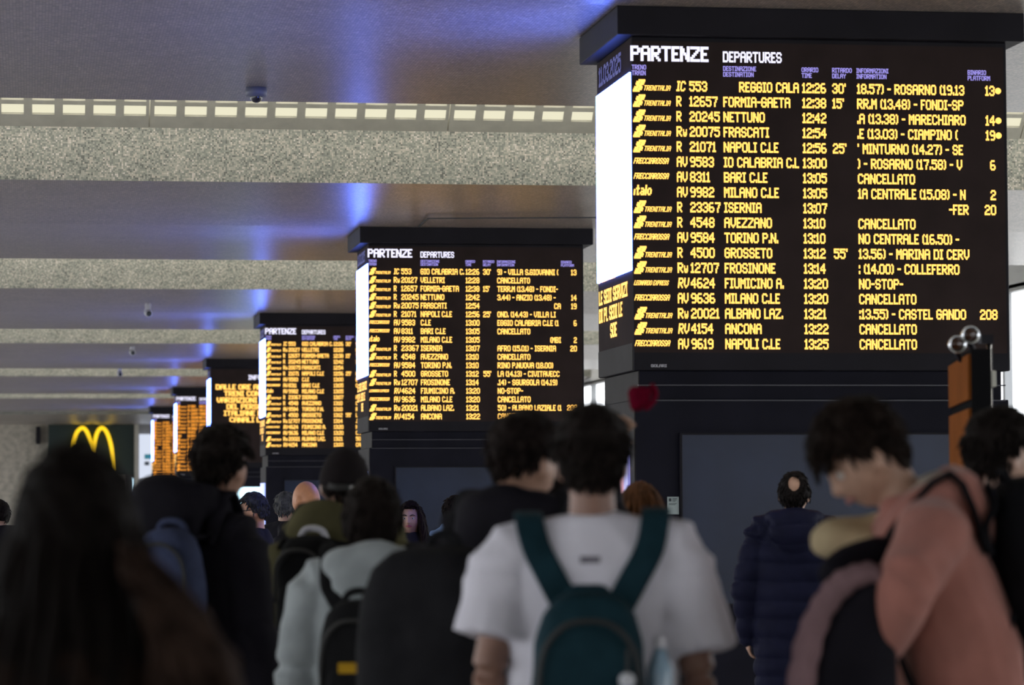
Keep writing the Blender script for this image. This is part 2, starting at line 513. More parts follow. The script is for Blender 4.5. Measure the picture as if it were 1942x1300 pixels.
ROWS2 = [('T', 'IC', '553', 'GIO CALABRIA C.', '12:26', "30'", '9) - VILLA S.GIOVANNI (', '13'),
 ('T', 'Rw', '20127', 'VELLETRI', '12:28', '', 'CANCELLATO', ''),
 ('T', 'R', '12657', 'FORMIA-GAETA', '12:38', "15'", 'TERR.M (13.48) - FONDI-', ''),
 ('T', 'R', '20245', 'NETTUNO', '12:42', '', '3.44) - ANZIO (13.48) -', '14'),
 ('T', 'Rw', '20075', 'FRASCATI', '12:54', '', '>CA', '19'),
 ('T', 'R', '21071', 'NAPOLI C.LE', '12:56', "25'", 'OND. (14.43) - VILLA LI', ''),
 ('F', 'AV', '9583', 'C.LE', '13:00', '', 'EGGIO CALABRIA C.LE (1', '6'),
 ('F', 'AV', '8311', 'BARI C.LE', '13:05', '', 'CANCELLATO', ''),
 ('I', 'AV', '9982', 'MILANO C.LE', '13:05', '', '>(MBI', '2'),
 ('T', 'R', '23367', 'ISERNIA', '13:07', '', 'AFRO (15.01) - ISERNIA', '20'),
 ('T', 'R', '4548', 'AVEZZANO', '13:10', '', 'CANCELLATO', ''),
 ('F', 'AV', '9584', 'TORINO P.N.', '13:10', '', 'RINO P.NUOVA (18.00)', ''),
 ('T', 'R', '4500', 'GROSSETO', '13:12', "55'", 'LA (14.13) - CIVITAVECC', ''),
 ('T', 'Rw', '12707', 'FROSINONE', '13:14', '', '.14) - SGURGOLA (14.19)', ''),
 ('L', 'RV', '4624', 'FIUMICINO A.', '13:20', '', 'NO-STOP-', ''),
 ('F', 'AV', '9636', 'MILANO C.LE', '13:20', '', 'CANCELLATO', ''),
 ('T', 'Rw', '20021', 'ALBANO LAZ.', '13:21', '', '50) - ALBANO LAZIALE (1', '208'),
 ('T', 'RV', '4154', 'ANCONA', '13:22', '', 'CANCELLATO', '')]
NOTICE = ['DALLE ORE ALLE ORE', 'TRENI CON POSSIBILI', 'VARIAZIONI PER SCIOPERO', 'DEL PERSONALE', 'ITALIANE E I', 'CANALI LOCALI']
MP = W / 711.0     # metres to a photo pixel on the first board


def bx(px): return (px - 1202) * MP
MZ = .00326
def bz(py): return (704.5 - py) * MZ


def row_parts(row, z):
    """one line of the timetable, field by field; z is the middle of the letters"""
    h = 19.0 * MZ; top = z + h / 2; pw = 1.93 * MP
    kind, typ, num, dest, tm, dl, info, plat = row
    out = []
    def field(name):
        bm = bmesh.new(); out.append((name, bm)); return bm
    def put(name, s, px, bm=None, **k): put_text(bm or field(name), s, bx(px), top, h, pw, **k)
    bm = field('carrier_logo')
    if kind == 'T':
        put_text(bm, '@', bx(1204), top + 2 * MZ, 23 * MZ, 2.7 * MP, bold=.75, shear=.42)
        put_text(bm, 'TRENITALIA', bx(1223), top - 9 * MZ, 9.5 * MZ, .93 * MP, bold=.6, shear=.3)
    elif kind == 'F': put_text(bm, 'FRECCIAROSSA', bx(1204), top - 3 * MZ, 11 * MZ, .95 * MP, bold=.9, shear=.3)
    elif kind == 'I': put_text(bm, 'italo', bx(1204), top + 3 * MZ, 19 * MZ, 1.9 * MP, bold=.7, shear=.1)
    else: put_text(bm, 'LEONARDO EXPRESS', bx(1203), top - 5 * MZ, 9 * MZ, .72 * MP, bold=.9, shear=.3)
    bm = field('train_number_text')
    if typ == 'Rw':
        put_text(bm, 'R', bx(1285), top, h, pw); put_text(bm, 'w', bx(1297), top, h, 1.35 * MP)
    else: put_text(bm, typ, bx(1285), top, h, 1.75 * MP, shear=.12 if typ in ('IC', 'RV') else 0)
    put_text(bm, num, bx(1309.5), top, h, pw)
    put('destination_text', dest.strip(), 1403 if dest.startswith(' ') else 1373, x_max=bx(1519))
    put('time_text', tm, 1522)
    if dl: put('delay_text', dl, 1579)
    if info.startswith('>'): put('information_text', info[1:], 1836, align='r')
    else: put('information_text', info, 1626, x_min=bx(1624), x_max=bx(1837))
    if plat:
        bm = field('platform_text')
        put('', plat.rstrip('*'), 1889, bm, align='r')
        if plat.endswith('*'):
            n = 14; c = Vector((bx(1896), -.003, z)); rr = 6 * MP
            bm.faces.new([bm.verts.new(c + Vector((math.cos(2 * PI * q / n) * rr, 0, math.sin(2 * PI * q / n) * rr))) for q in range(n)])
    return out


BOARD_LABELS = [
 'largest black departure board on the nearest column, topped by a wide canopy',
 'departure board on the second column, listing Velletri in its second row',
 'departure board on the third column, half hidden behind the second board',
 'black notice board headed INFORMAZIONI with six centred amber lines',
 'narrow glowing orange departure board next left of the INFORMAZIONI board',
 'smallest and farthest orange departure board beside the white poster']
for k in range(6):
    Y = D0 + k * S
    t = thing('departure_board', BOARD_LABELS[k], 'departure board', (XL, Y, ZB), 0, 'departure boards along the row of columns')
    hgt = ZC - ZB
    bm = bmesh.new(); box(bm, 0, W, 0, DEP, 0, hgt); bevel(finish(bm, 'housing', M['black'], t), .008)
    bm = bmesh.new(); box(bm, -.1, W + .1, -.066, DEP + .09, hgt, ZT - ZB); box(bm, .02, W - .02, .012, DEP - .02, ZT - ZB, ZT - ZB + .1)
    bevel(finish(bm, 'canopy', M['black'], t), .006)
    zs = bz(670.7)
    bm = bmesh.new(); box(bm, 0.006, W - .02, -.002, 0, zs, ZC - ZB - .03); finish(bm, 'display_panel', M['screen'], t)
    bm = bmesh.new(); box(bm, -.001, .0, .015, DEP - .01, .172, hgt - .01); finish(bm, 'side_panel', M['screen'], t)
    # left side: grey foot, white advert screen, blue date strip and amber ticker lines
    bm = bmesh.new(); box(bm, -.004, 0, .02, DEP - .01, .004, .17); finish(bm, 'side_foot_plate', M['blackside'], t)
    zw = EYE + 2.685 - ZB
    bm = bmesh.new(); box(bm, -.012, 0, .02, DEP - .02, .62, zw); finish(bm, 'side_screen', M['side'], t)
    bm = bmesh.new(); put_text(bm, '11.03.2025', .1, zw + .17, .12, .0165, ox=Vector((0, -1, 0)), o=Vector((-.002, DEP, 0)), nrm=Vector((-1, 0, 0))); finish(bm, 'date_text', M['sidetext'], t)
    for s, z, a in (('I SERVIZI', .645, .03), ('LE SEDI SERVIZI', .56, .03), ('DI PL SEDI LE', .445, .03), ('SDE', .33, .43)):
        bm = bmesh.new(); hh = .03 if z > .6 else .088
        put_text(bm, s, a, z, hh, .0135, ox=Vector((0, -1, 0)), o=Vector((-.003, DEP - .03, 0)), nrm=Vector((-1, 0, 0)), x_max=DEP - .06, bold=1.0)
        finish(bm, 'ticker_text', M['amber'], t)
    if k == 3:
        bm = bmesh.new(); put_text(bm, 'INFORMAZIONI', W / 2, bz(117), 27 * MP, 3.9 * MP, align='c'); finish(bm, 'heading', M['white'], t)
        for i, s in enumerate(NOTICE):
            bm = bmesh.new(); z = bz(192 + i * 41.5 - 16)
            px0 = (1234, 1284, 1240, 1300, 1283, 1318)[i]
            put_text(bm, s, bx(px0), z, 31 * MP, 4.6 * MP, x_max=W - .1, bold=.75); finish(bm, 'notice_text', M['amber'], t)
    else:
        bm = bmesh.new()
        put_text(bm, 'PARTENZE', bx(1200.5), bz(88), 28 * MZ, 3.2 * MP, bold=.75)
        finish(bm, 'heading', M['white'], t)
        bm = bmesh.new(); put_text(bm, 'DEPARTURES', bx(1373), bz(96), 20 * MZ, 1.93 * MP); finish(bm, 'english_heading', M['white'], t)
        for a, b, px in (('TRENO', 'TRAIN', 1202), ('DESTINAZIONE', 'DESTINATION', 1373), ('ORARIO', 'TIME', 1521), ('RITARDO', 'DELAY', 1579), ('INFORMAZIONI', 'INFORMATION', 1625), ('BINARIO', 'PLATFORM', 1838)):
            bm = bmesh.new(); put_text(bm, a, bx(px), bz(124), 8.5 * MP, .95 * MP); put_text(bm, b, bx(px), bz(135), 8.5 * MP, .95 * MP)
            finish(bm, 'column_title_text', M['lilac'], t)
        rows = ROWS1 if k == 0 else ROWS2
        for i, row in enumerate(rows):
            z = bz(163.5 + i * 28.85)
            bm = bmesh.new(); quad(bm, (bx(1203), -.0025, z - 13 * MZ), (bx(1904), -.0025, z - 13 * MZ), (bx(1904), -.0025, z + 13 * MZ), (bx(1203), -.0025, z + 13 * MZ))
            r = finish(bm, 'timetable_row', M['screen'], t)
            for nm, bm in row_parts(row, z): finish(bm, nm, M['amber'] if k < 4 else M['amberdim'], r)
    bm = bmesh.new(); put_text(bm, 'SOLARI', bx(1234), bz(693), 5 * MP, .9 * MP, bold=.9); bm2 = bm
    finish(bm2, 'maker_logo', M['logo'], t)

# columns below the boards
for k in range(6):
    Y = D0 + k * S
    bm = bmesh.new()
    zt2 = ZB - .18
    box(bm, .04, W - .05, .03, DEP - .02, zt2, ZB)         # neck
    box(bm, .01, W - .01, .012, DEP - .01, 0, zt2)         # shaft
    c = finish(bm, 'column_%d' % (k + 1), M['column'], None, loc=(XL, Y, 0)); c['kind'] = 'structure'; bevel(c, .006)
    bm = bmesh.new(); box(bm, .034, .04, .035, DEP - .025, zt2 + .005, ZB - .003)
    box(bm, .004, .01, .02, DEP - .015, .02, zt2 - .004); finish(bm, 'side_cladding', M['blackside'], c)
    bm = bmesh.new()
    for z in (zt2 + .09, zt2 - .004): box(bm, .03, W - .03, .006, .03, z - .004, z + .004)
    finish(bm, 'groove_trim', mat('seam_highlight', (.05, .05, .065), .4) if k == 0 else bpy.data.materials['seam_highlight'], c)
    za, zb_ = EYE + (957 - 1135) * MP, EYE + (957 - 827) * MP
    lit = k == 3
    bm = bmesh.new(); box(bm, bx(1290), bx(1796), -.004, .012, za, zb_)
    finish(bm, 'front_display', emit('lit_front_display', (.55, .85, 1), 2.4) if lit else M['glassoff'], c)
    bm = bmesh.new()
    xa, xb = bx(1286), bx(1800)
    box(bm, xa, xb, -.012, .012, zb_, zb_ + .012); box(bm, xa, xb, -.012, .012, za - .012, za); box(bm, xa, bx(1290), -.012, .012, za, zb_); box(bm, bx(1796), xb, -.012, .012, za, zb_)
    finish(bm, 'display_frame', M['black'], c)
    # lit advert on the left face
    if k < 3:
        bm = bmesh.new(); box(bm, -.012, .004, .16, DEP - .2, EYE - .9, EYE + .40)
        m, tt, b = newmat('side_advert')
        ramp = tt.nodes.new('ShaderNodeValToRGB'); tcx = tt.nodes.new('ShaderNodeTexCoord'); sp = tt.nodes.new('ShaderNodeSeparateXYZ')
        tt.links.new(tcx.outputs['Generated'], sp.inputs[0]); tt.links.new(sp.outputs['Y'], ramp.inputs['Fac'])
        e = ramp.color_ramp.elements
        if k == 0:
            e[0].color = (.13, .13, .62, 1); e[0].position = .12; e[1].color = (.6, .03, .12, 1); e[1].position = .2
        else: e[0].color = (.25, .35, .9, 1); e[1].color = (.4, .45, .95, 1)
        tt.links.new(ramp.outputs['Color'], b.inputs['Emission Color']); b.inputs['Emission Strength'].default_value = .8 if k == 0 else 1.5
        finish(bm, 'side_advert', m, c)

# small paper notice beside the front display of the first column (its code square is left out)
p = P(1266, 943, D0); q = P(1288, 976, D0)
t = thing('notice_label', 'small pale notice stuck on the dark column left of its blank display', 'notice', (p.x, D0 - .001 + .012, q.z))
bm = bmesh.new(); box(bm, 0, q.x - p.x, -.006, 0, 0, p.z - q.z); finish(bm, 'paper', M['label'], t)
bm = bmesh.new()
wq, hq = q.x - p.x, p.z - q.z
for a, b, c_, d in ((.12, .34, .74, .92), (.42, .85, .88, .92), (.42, .8, .8, .84), (.42, .7, .73, .76), (.12, .8, .6, .63), (.12, .7, .54, .57)):
    box(bm, wq * a, wq * b, -.008, -.006, hq * c_, hq * d)
finish(bm, 'print', M['ink'], t)

# ------------------------------------------------------------------ far end of the hall
def at_end(px, py, off=0.0): return P(px, py, YEND - off)
# green fascia with the yellow arches
a, b = at_end(92, 806, .4), at_end(255, 1000, .4)
t = thing('shop_sign', 'dark green shop fascia with glowing yellow double arch at the far end', 'shop sign', (a.x, YEND - .4, 0))
bm = bmesh.new(); box(bm, 0, b.x - a.x, 0, .4, EYE + 1.25, a.z); finish(bm, 'fascia', M['green'], t)
a0 = a
def arches():
    bm = bmesh.new(); Yv = YEND - .55
    def pt(px, py): p_ = P(px, py, Yv); return Vector((p_.x - a0.x, p_.y - (YEND - .4), p_.z))
    left = [(138, 897), (139, 850), (142, 832), (147, 819), (156, 812), (164, 818), (170, 834), (175, 855), (176, 864)]
    right = [(175, 864), (177, 852), (181, 832), (186, 818), (193, 812), (201, 818), (208, 835), (212, 856), (214, 897)]
    for ln in (left, right):
        tube(bm, smooth_path([pt(*q) for q in ln], 5), .072, 10, flat=1.5, upv=(0, 1, 0), roundend=False)
    return bm
finish(arches(), 'arch_emblem', M['yellow'], t, True)
# pale door frame, white lit poster, dark speaker, shop opening
a, b = at_end(255, 806, .5), at_end(263, 806, .5)
bm = bmesh.new(); box(bm, a.x, b.x, YEND - .5, YEND, 0, a.z); struct('trim_1', bm, mat('pale_stone_trim', (.5, .48, .43), .7))
a, b = at_end(263, 806, .05), at_end(420, 806, .05)
bm = bmesh.new(); box(bm, a.x, b.x, YEND - .08, YEND, 0, a.z + .05); struct('wall_end_panel', bm, M['greywall'])
a, b = at_end(264, 824, .2), at_end(302, 908, .2)
t = thing('poster', 'lit white poster with a small teal picture left of the farthest board', 'poster', (a.x, YEND - .2, b.z))
bm = bmesh.new(); box(bm, 0, b.x - a.x, 0, .12, 0, a.z - b.z); finish(bm, 'light_box', emit('lit_poster', (.72, .78, .92), .95), t)
bm = bmesh.new(); p, q = at_end(274, 862, .2), at_end(288, 871, .2); box(bm, p.x - a.x, q.x - a.x, -.01, 0, q.z - b.z, p.z - b.z)
finish(bm, 'teal_picture', emit('teal_print', (.03, .25, .35), .7, False), t)
bm = bmesh.new(); p, q = at_end(274, 876, .2), at_end(283, 883, .2); box(bm, p.x - a.x, q.x - a.x, -.01, 0, q.z - b.z, p.z - b.z)
finish(bm, 'dark_picture', emit('dark_print_lit', (.05, .07, .1), .5, False), t)
a, b = at_end(68, 809, .4), at_end(77, 843, .4)
t = thing('wall_speaker', 'tall black loudspeaker on the stone wall left of the green fascia', 'loudspeaker', (a.x, YEND - .3, b.z))
bm = bmesh.new(); box(bm, 0, b.x - a.x, 0, .22, 0, a.z - b.z); bevel(finish(bm, 'cabinet', M['black'], t), .03)
bm = bmesh.new(); box(bm, .05, b.x - a.x - .05, .22, .3, .2, .4); finish(bm, 'bracket', M['frame'], t)
a, b = at_end(237, 895, .3), at_end(256, 1000, .3)
bm = bmesh.new(); box(bm, a.x, b.x, YEND - .35, YEND, 0, a.z); struct('door_1', bm, mat('dim_shop_doorway', (.03, .028, .03), .5))
p, q = at_end(250, 908, .4), at_end(256, 968, .4)
t = thing('strip_light', 'thin cool white light strip upright at the shop doorway edge', 'light', (p.x, YEND - .42, q.z))
bm = bmesh.new(); box(bm, 0, .05, 0, .05, 0, p.z - q.z); finish(bm, 'tube', emit('cool_strip', (.6, .85, 1), 1.6), t)

# ------------------------------------------------------------------ ceiling cameras
def dome_camera(p, r, label, grp=None):
    t = thing('dome_camera', label, 'security camera', p, 0, grp)
    bm = bmesh.new(); loft(bm, [((0, 0, -r * .95), (r, 0, 0), (0, r, 0)), ((0, 0, -r * .5), (r * 1.08, 0, 0), (0, r * 1.08, 0)), ((0, 0, 0), (r * 1.02, 0, 0), (0, r * 1.02, 0))], 24)
    finish(bm, 'housing', mat('grey_blue_plastic', (.13, .14, .2), .5), t, True)
    bm = bmesh.new(); ellipsoid(bm, (0, 0, -r * .95), (r * .62, r * .62, r * .62)); finish(bm, 'dome', mat('smoked_dome', (.015, .015, .03), .1, spec=.8), t, True)
p = P(486, 178, 23.2)
dome_camera((p.x, p.y, HE + .002), .075, 'dark dome security camera hanging at the lit slot row')
def bullet_camera(px, py, Yb, z, label):
    p = P(px, py, Yb); p.z = z
    t = thing('bullet_camera', label, 'security camera', p, .5, 'small white cameras under the ceiling')
    bm = bmesh.new(); tube(bm, [(0, 0, 0), (0, 0, -.1)], [.05, .035], 12); finish(bm, 'mount', M['logo'], t, True)
    bm = bmesh.new(); tube(bm, [(.05, .1, -.1), (-.03, -.06, -.13)], .06, 14); finish(bm, 'barrel', M['logo'], t, True)
    bm = bmesh.new(); ellipsoid(bm, (-.05, -.11, -.14), (.04, .04, .04)); finish(bm, 'lens', M['ink'], t, True)
bullet_camera(281, 566, 48.6, HK + .03, 'small white bullet camera under the ceiling, nearest of the three')
bullet_camera(251, 651, 62.9, HK + .13, 'middle one of three small white bullet cameras under the ceiling')
bullet_camera(227, 690, 70.2, HE, 'farthest small white bullet camera against a pale mosaic beam')

# ------------------------------------------------------------------ orange panel with round lamps, and the steel pole
PN, PF = P(1836, 662, 12.0), P(1798, 688, 13.1)
PF.z = PN.z
t = thing('display_panel_stand', 'tall orange-brown panel with black crossbars and two round lamps on top', 'panel', (PN.x, PN.y, 0))
side = (PF - PN); ln = side.length; sd = side.normalized(); nr = Vector((sd.y, -sd.x, 0))
if nr.x < 0: nr = -nr
H = PN.z
def slab(bm, a, b, z0, z1, d0, d1):
    for_pts = []
    c = sd * (a + b) / 2 + nr * (d0 + d1) / 2 + Vector((0, 0, (z0 + z1) / 2))
    obox(bm, c, sd * (b - a) / 2, nr * (d1 - d0) / 2, (0, 0, (z1 - z0) / 2))
bm = bmesh.new(); slab(bm, 0, ln, .02, H, .012, .09); finish(bm, 'slab', mat('matte_black_board', (.010, .010, .011), .95, spec=.02), t)
zz = [(.15, .62), (.7, 1.18), (1.26, EYE + (957 - 768) * .002), (EYE + (957 - 750) * .002, H - .02)]
for a, b in zz:
    bm = bmesh.new(); slab(bm, .015, ln - .01, a, b, 0, .012); finish(bm, 'orange_sheet', M['orange'], t)
bm = bmesh.new(); slab(bm, -.02, ln + .02, 0, .03, -.12, .2); finish(bm, 'foot', M['black'], t)
for px, py, r in ((1814, 654, 17.5), (1839, 636, 18)):
    c = P(px, py, 12.3) - t.location; R = r * .00205
    bm = bmesh.new(); n = 20
    loft(bm, [(c + Vector((-.02, R * .2, 0)) * 0 + Vector((0, d_, 0)), (R * s_, 0, 0), (0, 0, R * s_)) for d_, s_ in ((.05, .35), (.03, .8), (-.005, 1.0), (-.02, 1.0), (-.02, .86), (0, .8))], n)
    lm = finish(bm, 'round_lamp', M['chrome'], t, True)
    bm = bmesh.new(); ellipsoid(bm, c + Vector((0, -.004, .004)), (R * .8, .012, R * .78)); finish(bm, 'lens', mat('dark_amber_glass', (.05, .018, .008), .12, spec=.7), lm, True)
    bm = bmesh.new(); tube(bm, [c + Vector((.01, .03, -R * .8)), c + Vector((.03, .05, -R * 1.6))], .012, 8); finish(bm, 'bracket', M['black'], lm, True)
p = P(1876, 640, 13.8)
t = thing('steel_pole', 'polished steel pole with a pale junction box behind the orange panel', 'pole', (p.x, p.y, 0))
bm = bmesh.new(); tube(bm, [(0, 0, .03), (0, 0, p.z)], .011 * 1.1, 16, roundend=False); finish(bm, 'shaft', M['chrome'], t, True)
bm = bmesh.new(); loft(bm, [((0, 0, 0), (.14, 0, 0), (0, .14, 0)), ((0, 0, .03), (.12, 0, 0), (0, .12, 0))], 20); finish(bm, 'base_plate', M['black'], t)
p1, p2 = P(1863, 704, 13.8), P(1884, 735, 13.8)
bm = bmesh.new(); box(bm, p1.x - p.x, p2.x - p.x, -.05, .02, p2.z, p1.z); bevel(finish(bm, 'junction_box', mat('pale_grey_plastic', (.5, .5, .44), .5), t), .005)
bm = bmesh.new(); box(bm, -.045, .01, -.03, .03, p.z - .03, p.z + .01); finish(bm, 'top_cap', M['black'], t)

# ------------------------------------------------------------------ people
def remeshed(bm, name, m, voxel, parent=None, smooth_n=2, disp=None):
    """one continuous surface from overlapping closed tubes"""
    me = bpy.data.meshes.new(name + '_raw')
    bmesh.ops.recalc_face_normals(bm, faces=bm.faces)
    bm.to_mesh(me); bm.free()
    o = bpy.data.objects.new(name, me); C.objects.link(o)
    md = o.modifiers.new('r', 'REMESH'); md.mode = 'VOXEL'; md.voxel_size = voxel; md.use_smooth_shade = True
    if smooth_n:
        sm = o.modifiers.new('s', 'SMOOTH'); sm.factor = .5; sm.iterations = smooth_n
    dg = bpy.context.evaluated_depsgraph_get()
    me2 = bpy.data.meshes.new_from_object(o.evaluated_get(dg))
    me2.name = name
    o.modifiers.clear(); o.data = me2; bpy.data.meshes.remove(me)
    if disp:
        n = len(me2.vertices)
        vn = [v.normal.copy() for v in me2.vertices]
        for v, nr_ in zip(me2.vertices, vn):
            v.co += nr_ * disp(v.co, nr_)
    me2.polygons.foreach_set('use_smooth', [True] * len(me2.polygons))
    me2.materials.clear(); me2.materials.append(m)
    if parent: o.parent = parent
    return o


def head_r(d):
    """skull and face: unit direction (x right, y forward, z up) -> point, before the nose is added"""
    x, y, z = d
    t = max(0.0, -z)
    wx = 1 - .30 * t ** 1.7
    X, Y, Zz = .075 * x * wx, .096 * y, .119 * z
    if y < 0: Y *= 1 - .42 * t ** 1.2
    else: Y *= 1 - .10 * t
    g = lambda cx, cz, s: math.exp(-((x - cx) ** 2 + (z - cz) ** 2) / (2 * s * s)) * max(0, min(1, (y - .2) * 2))
    Y += .010 * g(0, -.72, .2) + .005 * g(0, -.44, .14) + .004 * g(0, .27, .3)
    Y -= .011 * (g(.42, .06, .15) + g(-.42, .06, .15))
    X += math.copysign(.004, x) * (g(.6, -.18, .2) + g(-.6, -.18, .2))
    Y -= .006 * g(0, -.58, .07)
    return Vector((X, Y, Zz))


def grid_sphere(bm, f, nu=40, nv=26):
    rows = []
    for j in range(1, nv):
        th = PI * j / nv
        rows.append([bm.verts.new(f(Vector((math.sin(th) * math.cos(2 * PI * i / nu), math.sin(th) * math.sin(2 * PI * i / nu), math.cos(th))))) for i in range(nu)])
    for a, b in zip(rows, rows[1:]):
        for i in range(nu): bm.faces.new((a[i], b[i], b[(i + 1) % nu], a[(i + 1) % nu]))
    bm.faces.new(rows[0]); bm.faces.new(list(reversed(rows[-1])))


SK = {}
def skin(col):
    if col not in SK: SK[col] = mat('skin_%d' % len(SK), col, .5, var=.1, scale=30)
    return SK[col]


FAB = {}
def fab(name, col, rough=.85, var=.18, scale=9, bump=.25, bscale=180, sheen=.0, spec=.035):
    if name not in FAB: FAB[name] = mat(name, col, rough, var=var, scale=scale, bump=bump, bscale=bscale, sheen=sheen, spec=spec)
    return FAB[name]


class Figure:
    """a standing person facing +Y; H is the height; lean bends the trunk forward at the waist; everything is built in the person's own frame"""
    def __init__(s, label, x, y, rz, H, skincol=(.42, .25, .17), lean=0.0, head=(0, 0, 0), arms=None, girth=1.0, neck=(0, 0, 0), group=None):
        s.k = H / 1.75; s.lean = lean; s.g = girth; s.label = label
        s.headrot = Matrix.Rotation(head[0], 3, 'Z') @ Matrix.Rotation(head[1], 3, 'X') @ Matrix.Rotation(head[2], 3, 'Y')
        s.neckoff = Vector(neck)
        s.skin = skin(skincol); s.x, s.y, s.rz = x, y, rz
        k = s.k
        d = dict(sl=(-.185, 0, 1.425), el=(-.25, -.03, 1.13), wl=(-.255, .07, .88), sr=(.185, 0, 1.425), er=(.25, -.03, 1.13), wr=(.255, .07, .88))
        if arms: d.update(arms)
        s.j = {a: (s.warp(Vector(b) * k) if a[0] == 's' else s.warp(Vector(b) * k)) for a, b in d.items()}
        s.nb = s.warp(Vector((0, -.01, 1.47)) * k)
        s.hc = s.warp(Vector((0, .02, 1.632)) * k + s.neckoff)
        s.root = None

    def warp(s, p):
        if not s.lean: return p
        z0 = 1.0 * s.k
        t = max(0, min(1, (p.z - z0) / (.28 * s.k)))
        a = -s.lean * t
        piv = Vector((0, 0, z0))
        return piv + Matrix.Rotation(a, 3, 'X') @ (p - piv)

    def wdir(s, z, v):
        t = max(0, min(1, (z * s.k - s.k) / (.28 * s.k)))
        return Matrix.Rotation(-s.lean * t, 3, 'X') @ Vector(v)

    def torso(s, bm, rings, n=22):
        out = []
        for z, rx, ry, yo, *e in rings:
            c = s.warp(Vector((0, yo, z)) * s.k)
            out.append((c, s.wdir(z, (rx * s.k * s.g, 0, 0)), s.wdir(z, (0, ry * s.k * s.g, 0)), e[0] if e else .85))
        loft(bm, out, n)

    def arm(s, bm, side, r, cut=1.0, start_in=.07, ext=0.0, flare=0.0):
        k = s.k; S_, E_, W_ = s.j['s' + side], s.j['e' + side], s.j['w' + side]
        inner = s.warp(Vector(((-1 if side == 'l' else 1) * start_in * k, 0, 1.40 * k)))
        pts = [inner, S_]; rad = [r[0] * .95, r[0]]
        for t in (.35, .7):
            if t < cut - .1: pts.append(S_.lerp(E_, t)); rad.append(r[0] + (r[1] - r[0]) * t)
        pts.append(E_); rad.append(r[1])
        if cut >= 1:
            for t in (.35, .7): pts.append(E_.lerp(W_, t)); rad.append(r[1] + (r[2] - r[1]) * t)
            pts.append(W_ + (W_ - E_).normalized() * ext); rad.append(r[2])
        else:
            n = max(2, int(len(pts) * 1)); pts = pts[:-1]; rad = rad[:-1]
            pts.append(S_.lerp(E_, cut)); rad.append(r[1] + flare)
        tube(bm, smooth_path(pts, 3), [a for i in range(len(rad) - 1) for a in (rad[i] * k, (rad[i] * 2 + rad[i + 1]) / 3 * k, (rad[i] + rad[i + 1] * 2) / 3 * k)] + [rad[-1] * k], 14, roundend=cut >= 1)

    def hand(s, bm, side, curl=.5, palm=None, fdir=None):
        k = s.k; E_, W_ = s.j['e' + side], s.j['w' + side]
        d = Vector(fdir).normalized() if fdir else (W_ - E_).normalized()
        sg = -1 if side == 'l' else 1
        nrm = Vector(palm) if palm else Vector((-sg, .2, 0))       # palm normal: the way the fingers curl
        nrm = (nrm - d * nrm.dot(d)).normalized()
        lat = d.cross(nrm).normalized()                            # across the knuckles
        if lat.y < 0: lat = -lat                                   # index finger side
        c0 = W_; c1 = W_ + d * .045 * k; c2 = W_ + d * .095 * k
        loft(bm, [(c0 - d * .02, lat * .026 * k, nrm * .02 * k), (c0 + d * .012, lat * .03 * k, nrm * .018 * k), (c1, lat * .040 * k, nrm * .016 * k), (c2, lat * .043 * k, nrm * .0125 * k), (c2 + d * .006, lat * .038 * k, nrm * .009 * k)], 14)
        for i, (off, L_) in enumerate(((.034, .070), (.0115, .080), (-.0115, .074), (-.033, .058))):
            base = c2 + lat * off * k - d * .006
            fan = lat * off * 1.6
            a = base; dd = (d + fan).normalized(); pts = [a]
            for seg, cu in ((.46, curl * .5), (.3, curl * .9), (.24, curl * .8)):
                dd = (Matrix.Rotation(cu, 3, dd.cross(nrm).normalized()) @ dd).normalized()
                a = a + dd * L_ * seg * k; pts.append(a)
            tube(bm, pts, [.0088 * k, .0084 * k, .0078 * k, .0066 * k], 8)
        tb = c0 + d * .028 * k + lat * .026 * k
        t1 = tb + (lat * .75 + d * .55 + nrm * .4).normalized() * .038 * k
        t2 = t1 + (lat * .25 + d * .85 + nrm * .5).normalized() * .032 * k
        tube(bm, [tb - lat * .01, t1, t2], [.0125 * k, .0098 * k, .0078 * k], 8)

    def body(s, bare_arms=False, curl=.5, hands=None, voxel=.0085):
        k = s.k; bm = bmesh.new()
        s.torso(bm, [(.86, .15, .10, 0), (.95, .165, .115, 0), (1.08, .14, .10, 0), (1.25, .16, .115, .005), (1.38, .165, .105, 0), (1.45, .10, .075, -.01)])
        tube(bm, [s.nb - Vector((0, 0, .05 * k)), s.nb.lerp(s.hc, .35), s.hc + s.headrot @ Vector((0, -.018, -.03)) * k], [.062 * k, .056 * k, .052 * k], 16)
        for sd in 'lr':
            s.arm(bm, sd, (.052, .041, .029))
            h = (hands or {}).get(sd, {})
            s.hand(bm, sd, h.get('curl', curl), h.get('palm'), h.get('fdir'))
            q = -1 if sd == 'l' else 1
            tube(bm, [(q * .085 * k, 0, .9 * k), (q * .09 * k, .005, .7 * k), (q * .09 * k, .01, .48 * k), (q * .09 * k, -.01, .28 * k), (q * .09 * k, -.01, .09 * k)], [.085 * k, .075 * k, .055 * k, .05 * k, .036 * k], 14)
            tube(bm, [(q * .09 * k, -.04 * k, .04 * k), (q * .095 * k, .1 * k, .035 * k)], [.034 * k, .03 * k], 10)
        hr = s.headrot; kk = k
        grid_sphere(bm, lambda d: s.hc + hr @ head_r(d) * kk)
        T = lambda x, y, z: s.hc + hr @ Vector((x, y, z)) * kk
        loft(bm, [(T(0, .088, .022), hr @ Vector((.007, 0, 0)) * kk, hr @ Vector((0, .010, 0)) * kk), (T(0, .098, -.008), hr @ Vector((.010, 0, 0)) * kk, hr @ Vector((0, .013, 0)) * kk),
                  (T(0, .103, -.027), hr @ Vector((.016, 0, 0)) * kk, hr @ Vector((0, .015, 0)) * kk), (T(0, .092, -.038), hr @ Vector((.012, 0, 0)) * kk, hr @ Vector((0, .010, 0)) * kk)], 12)
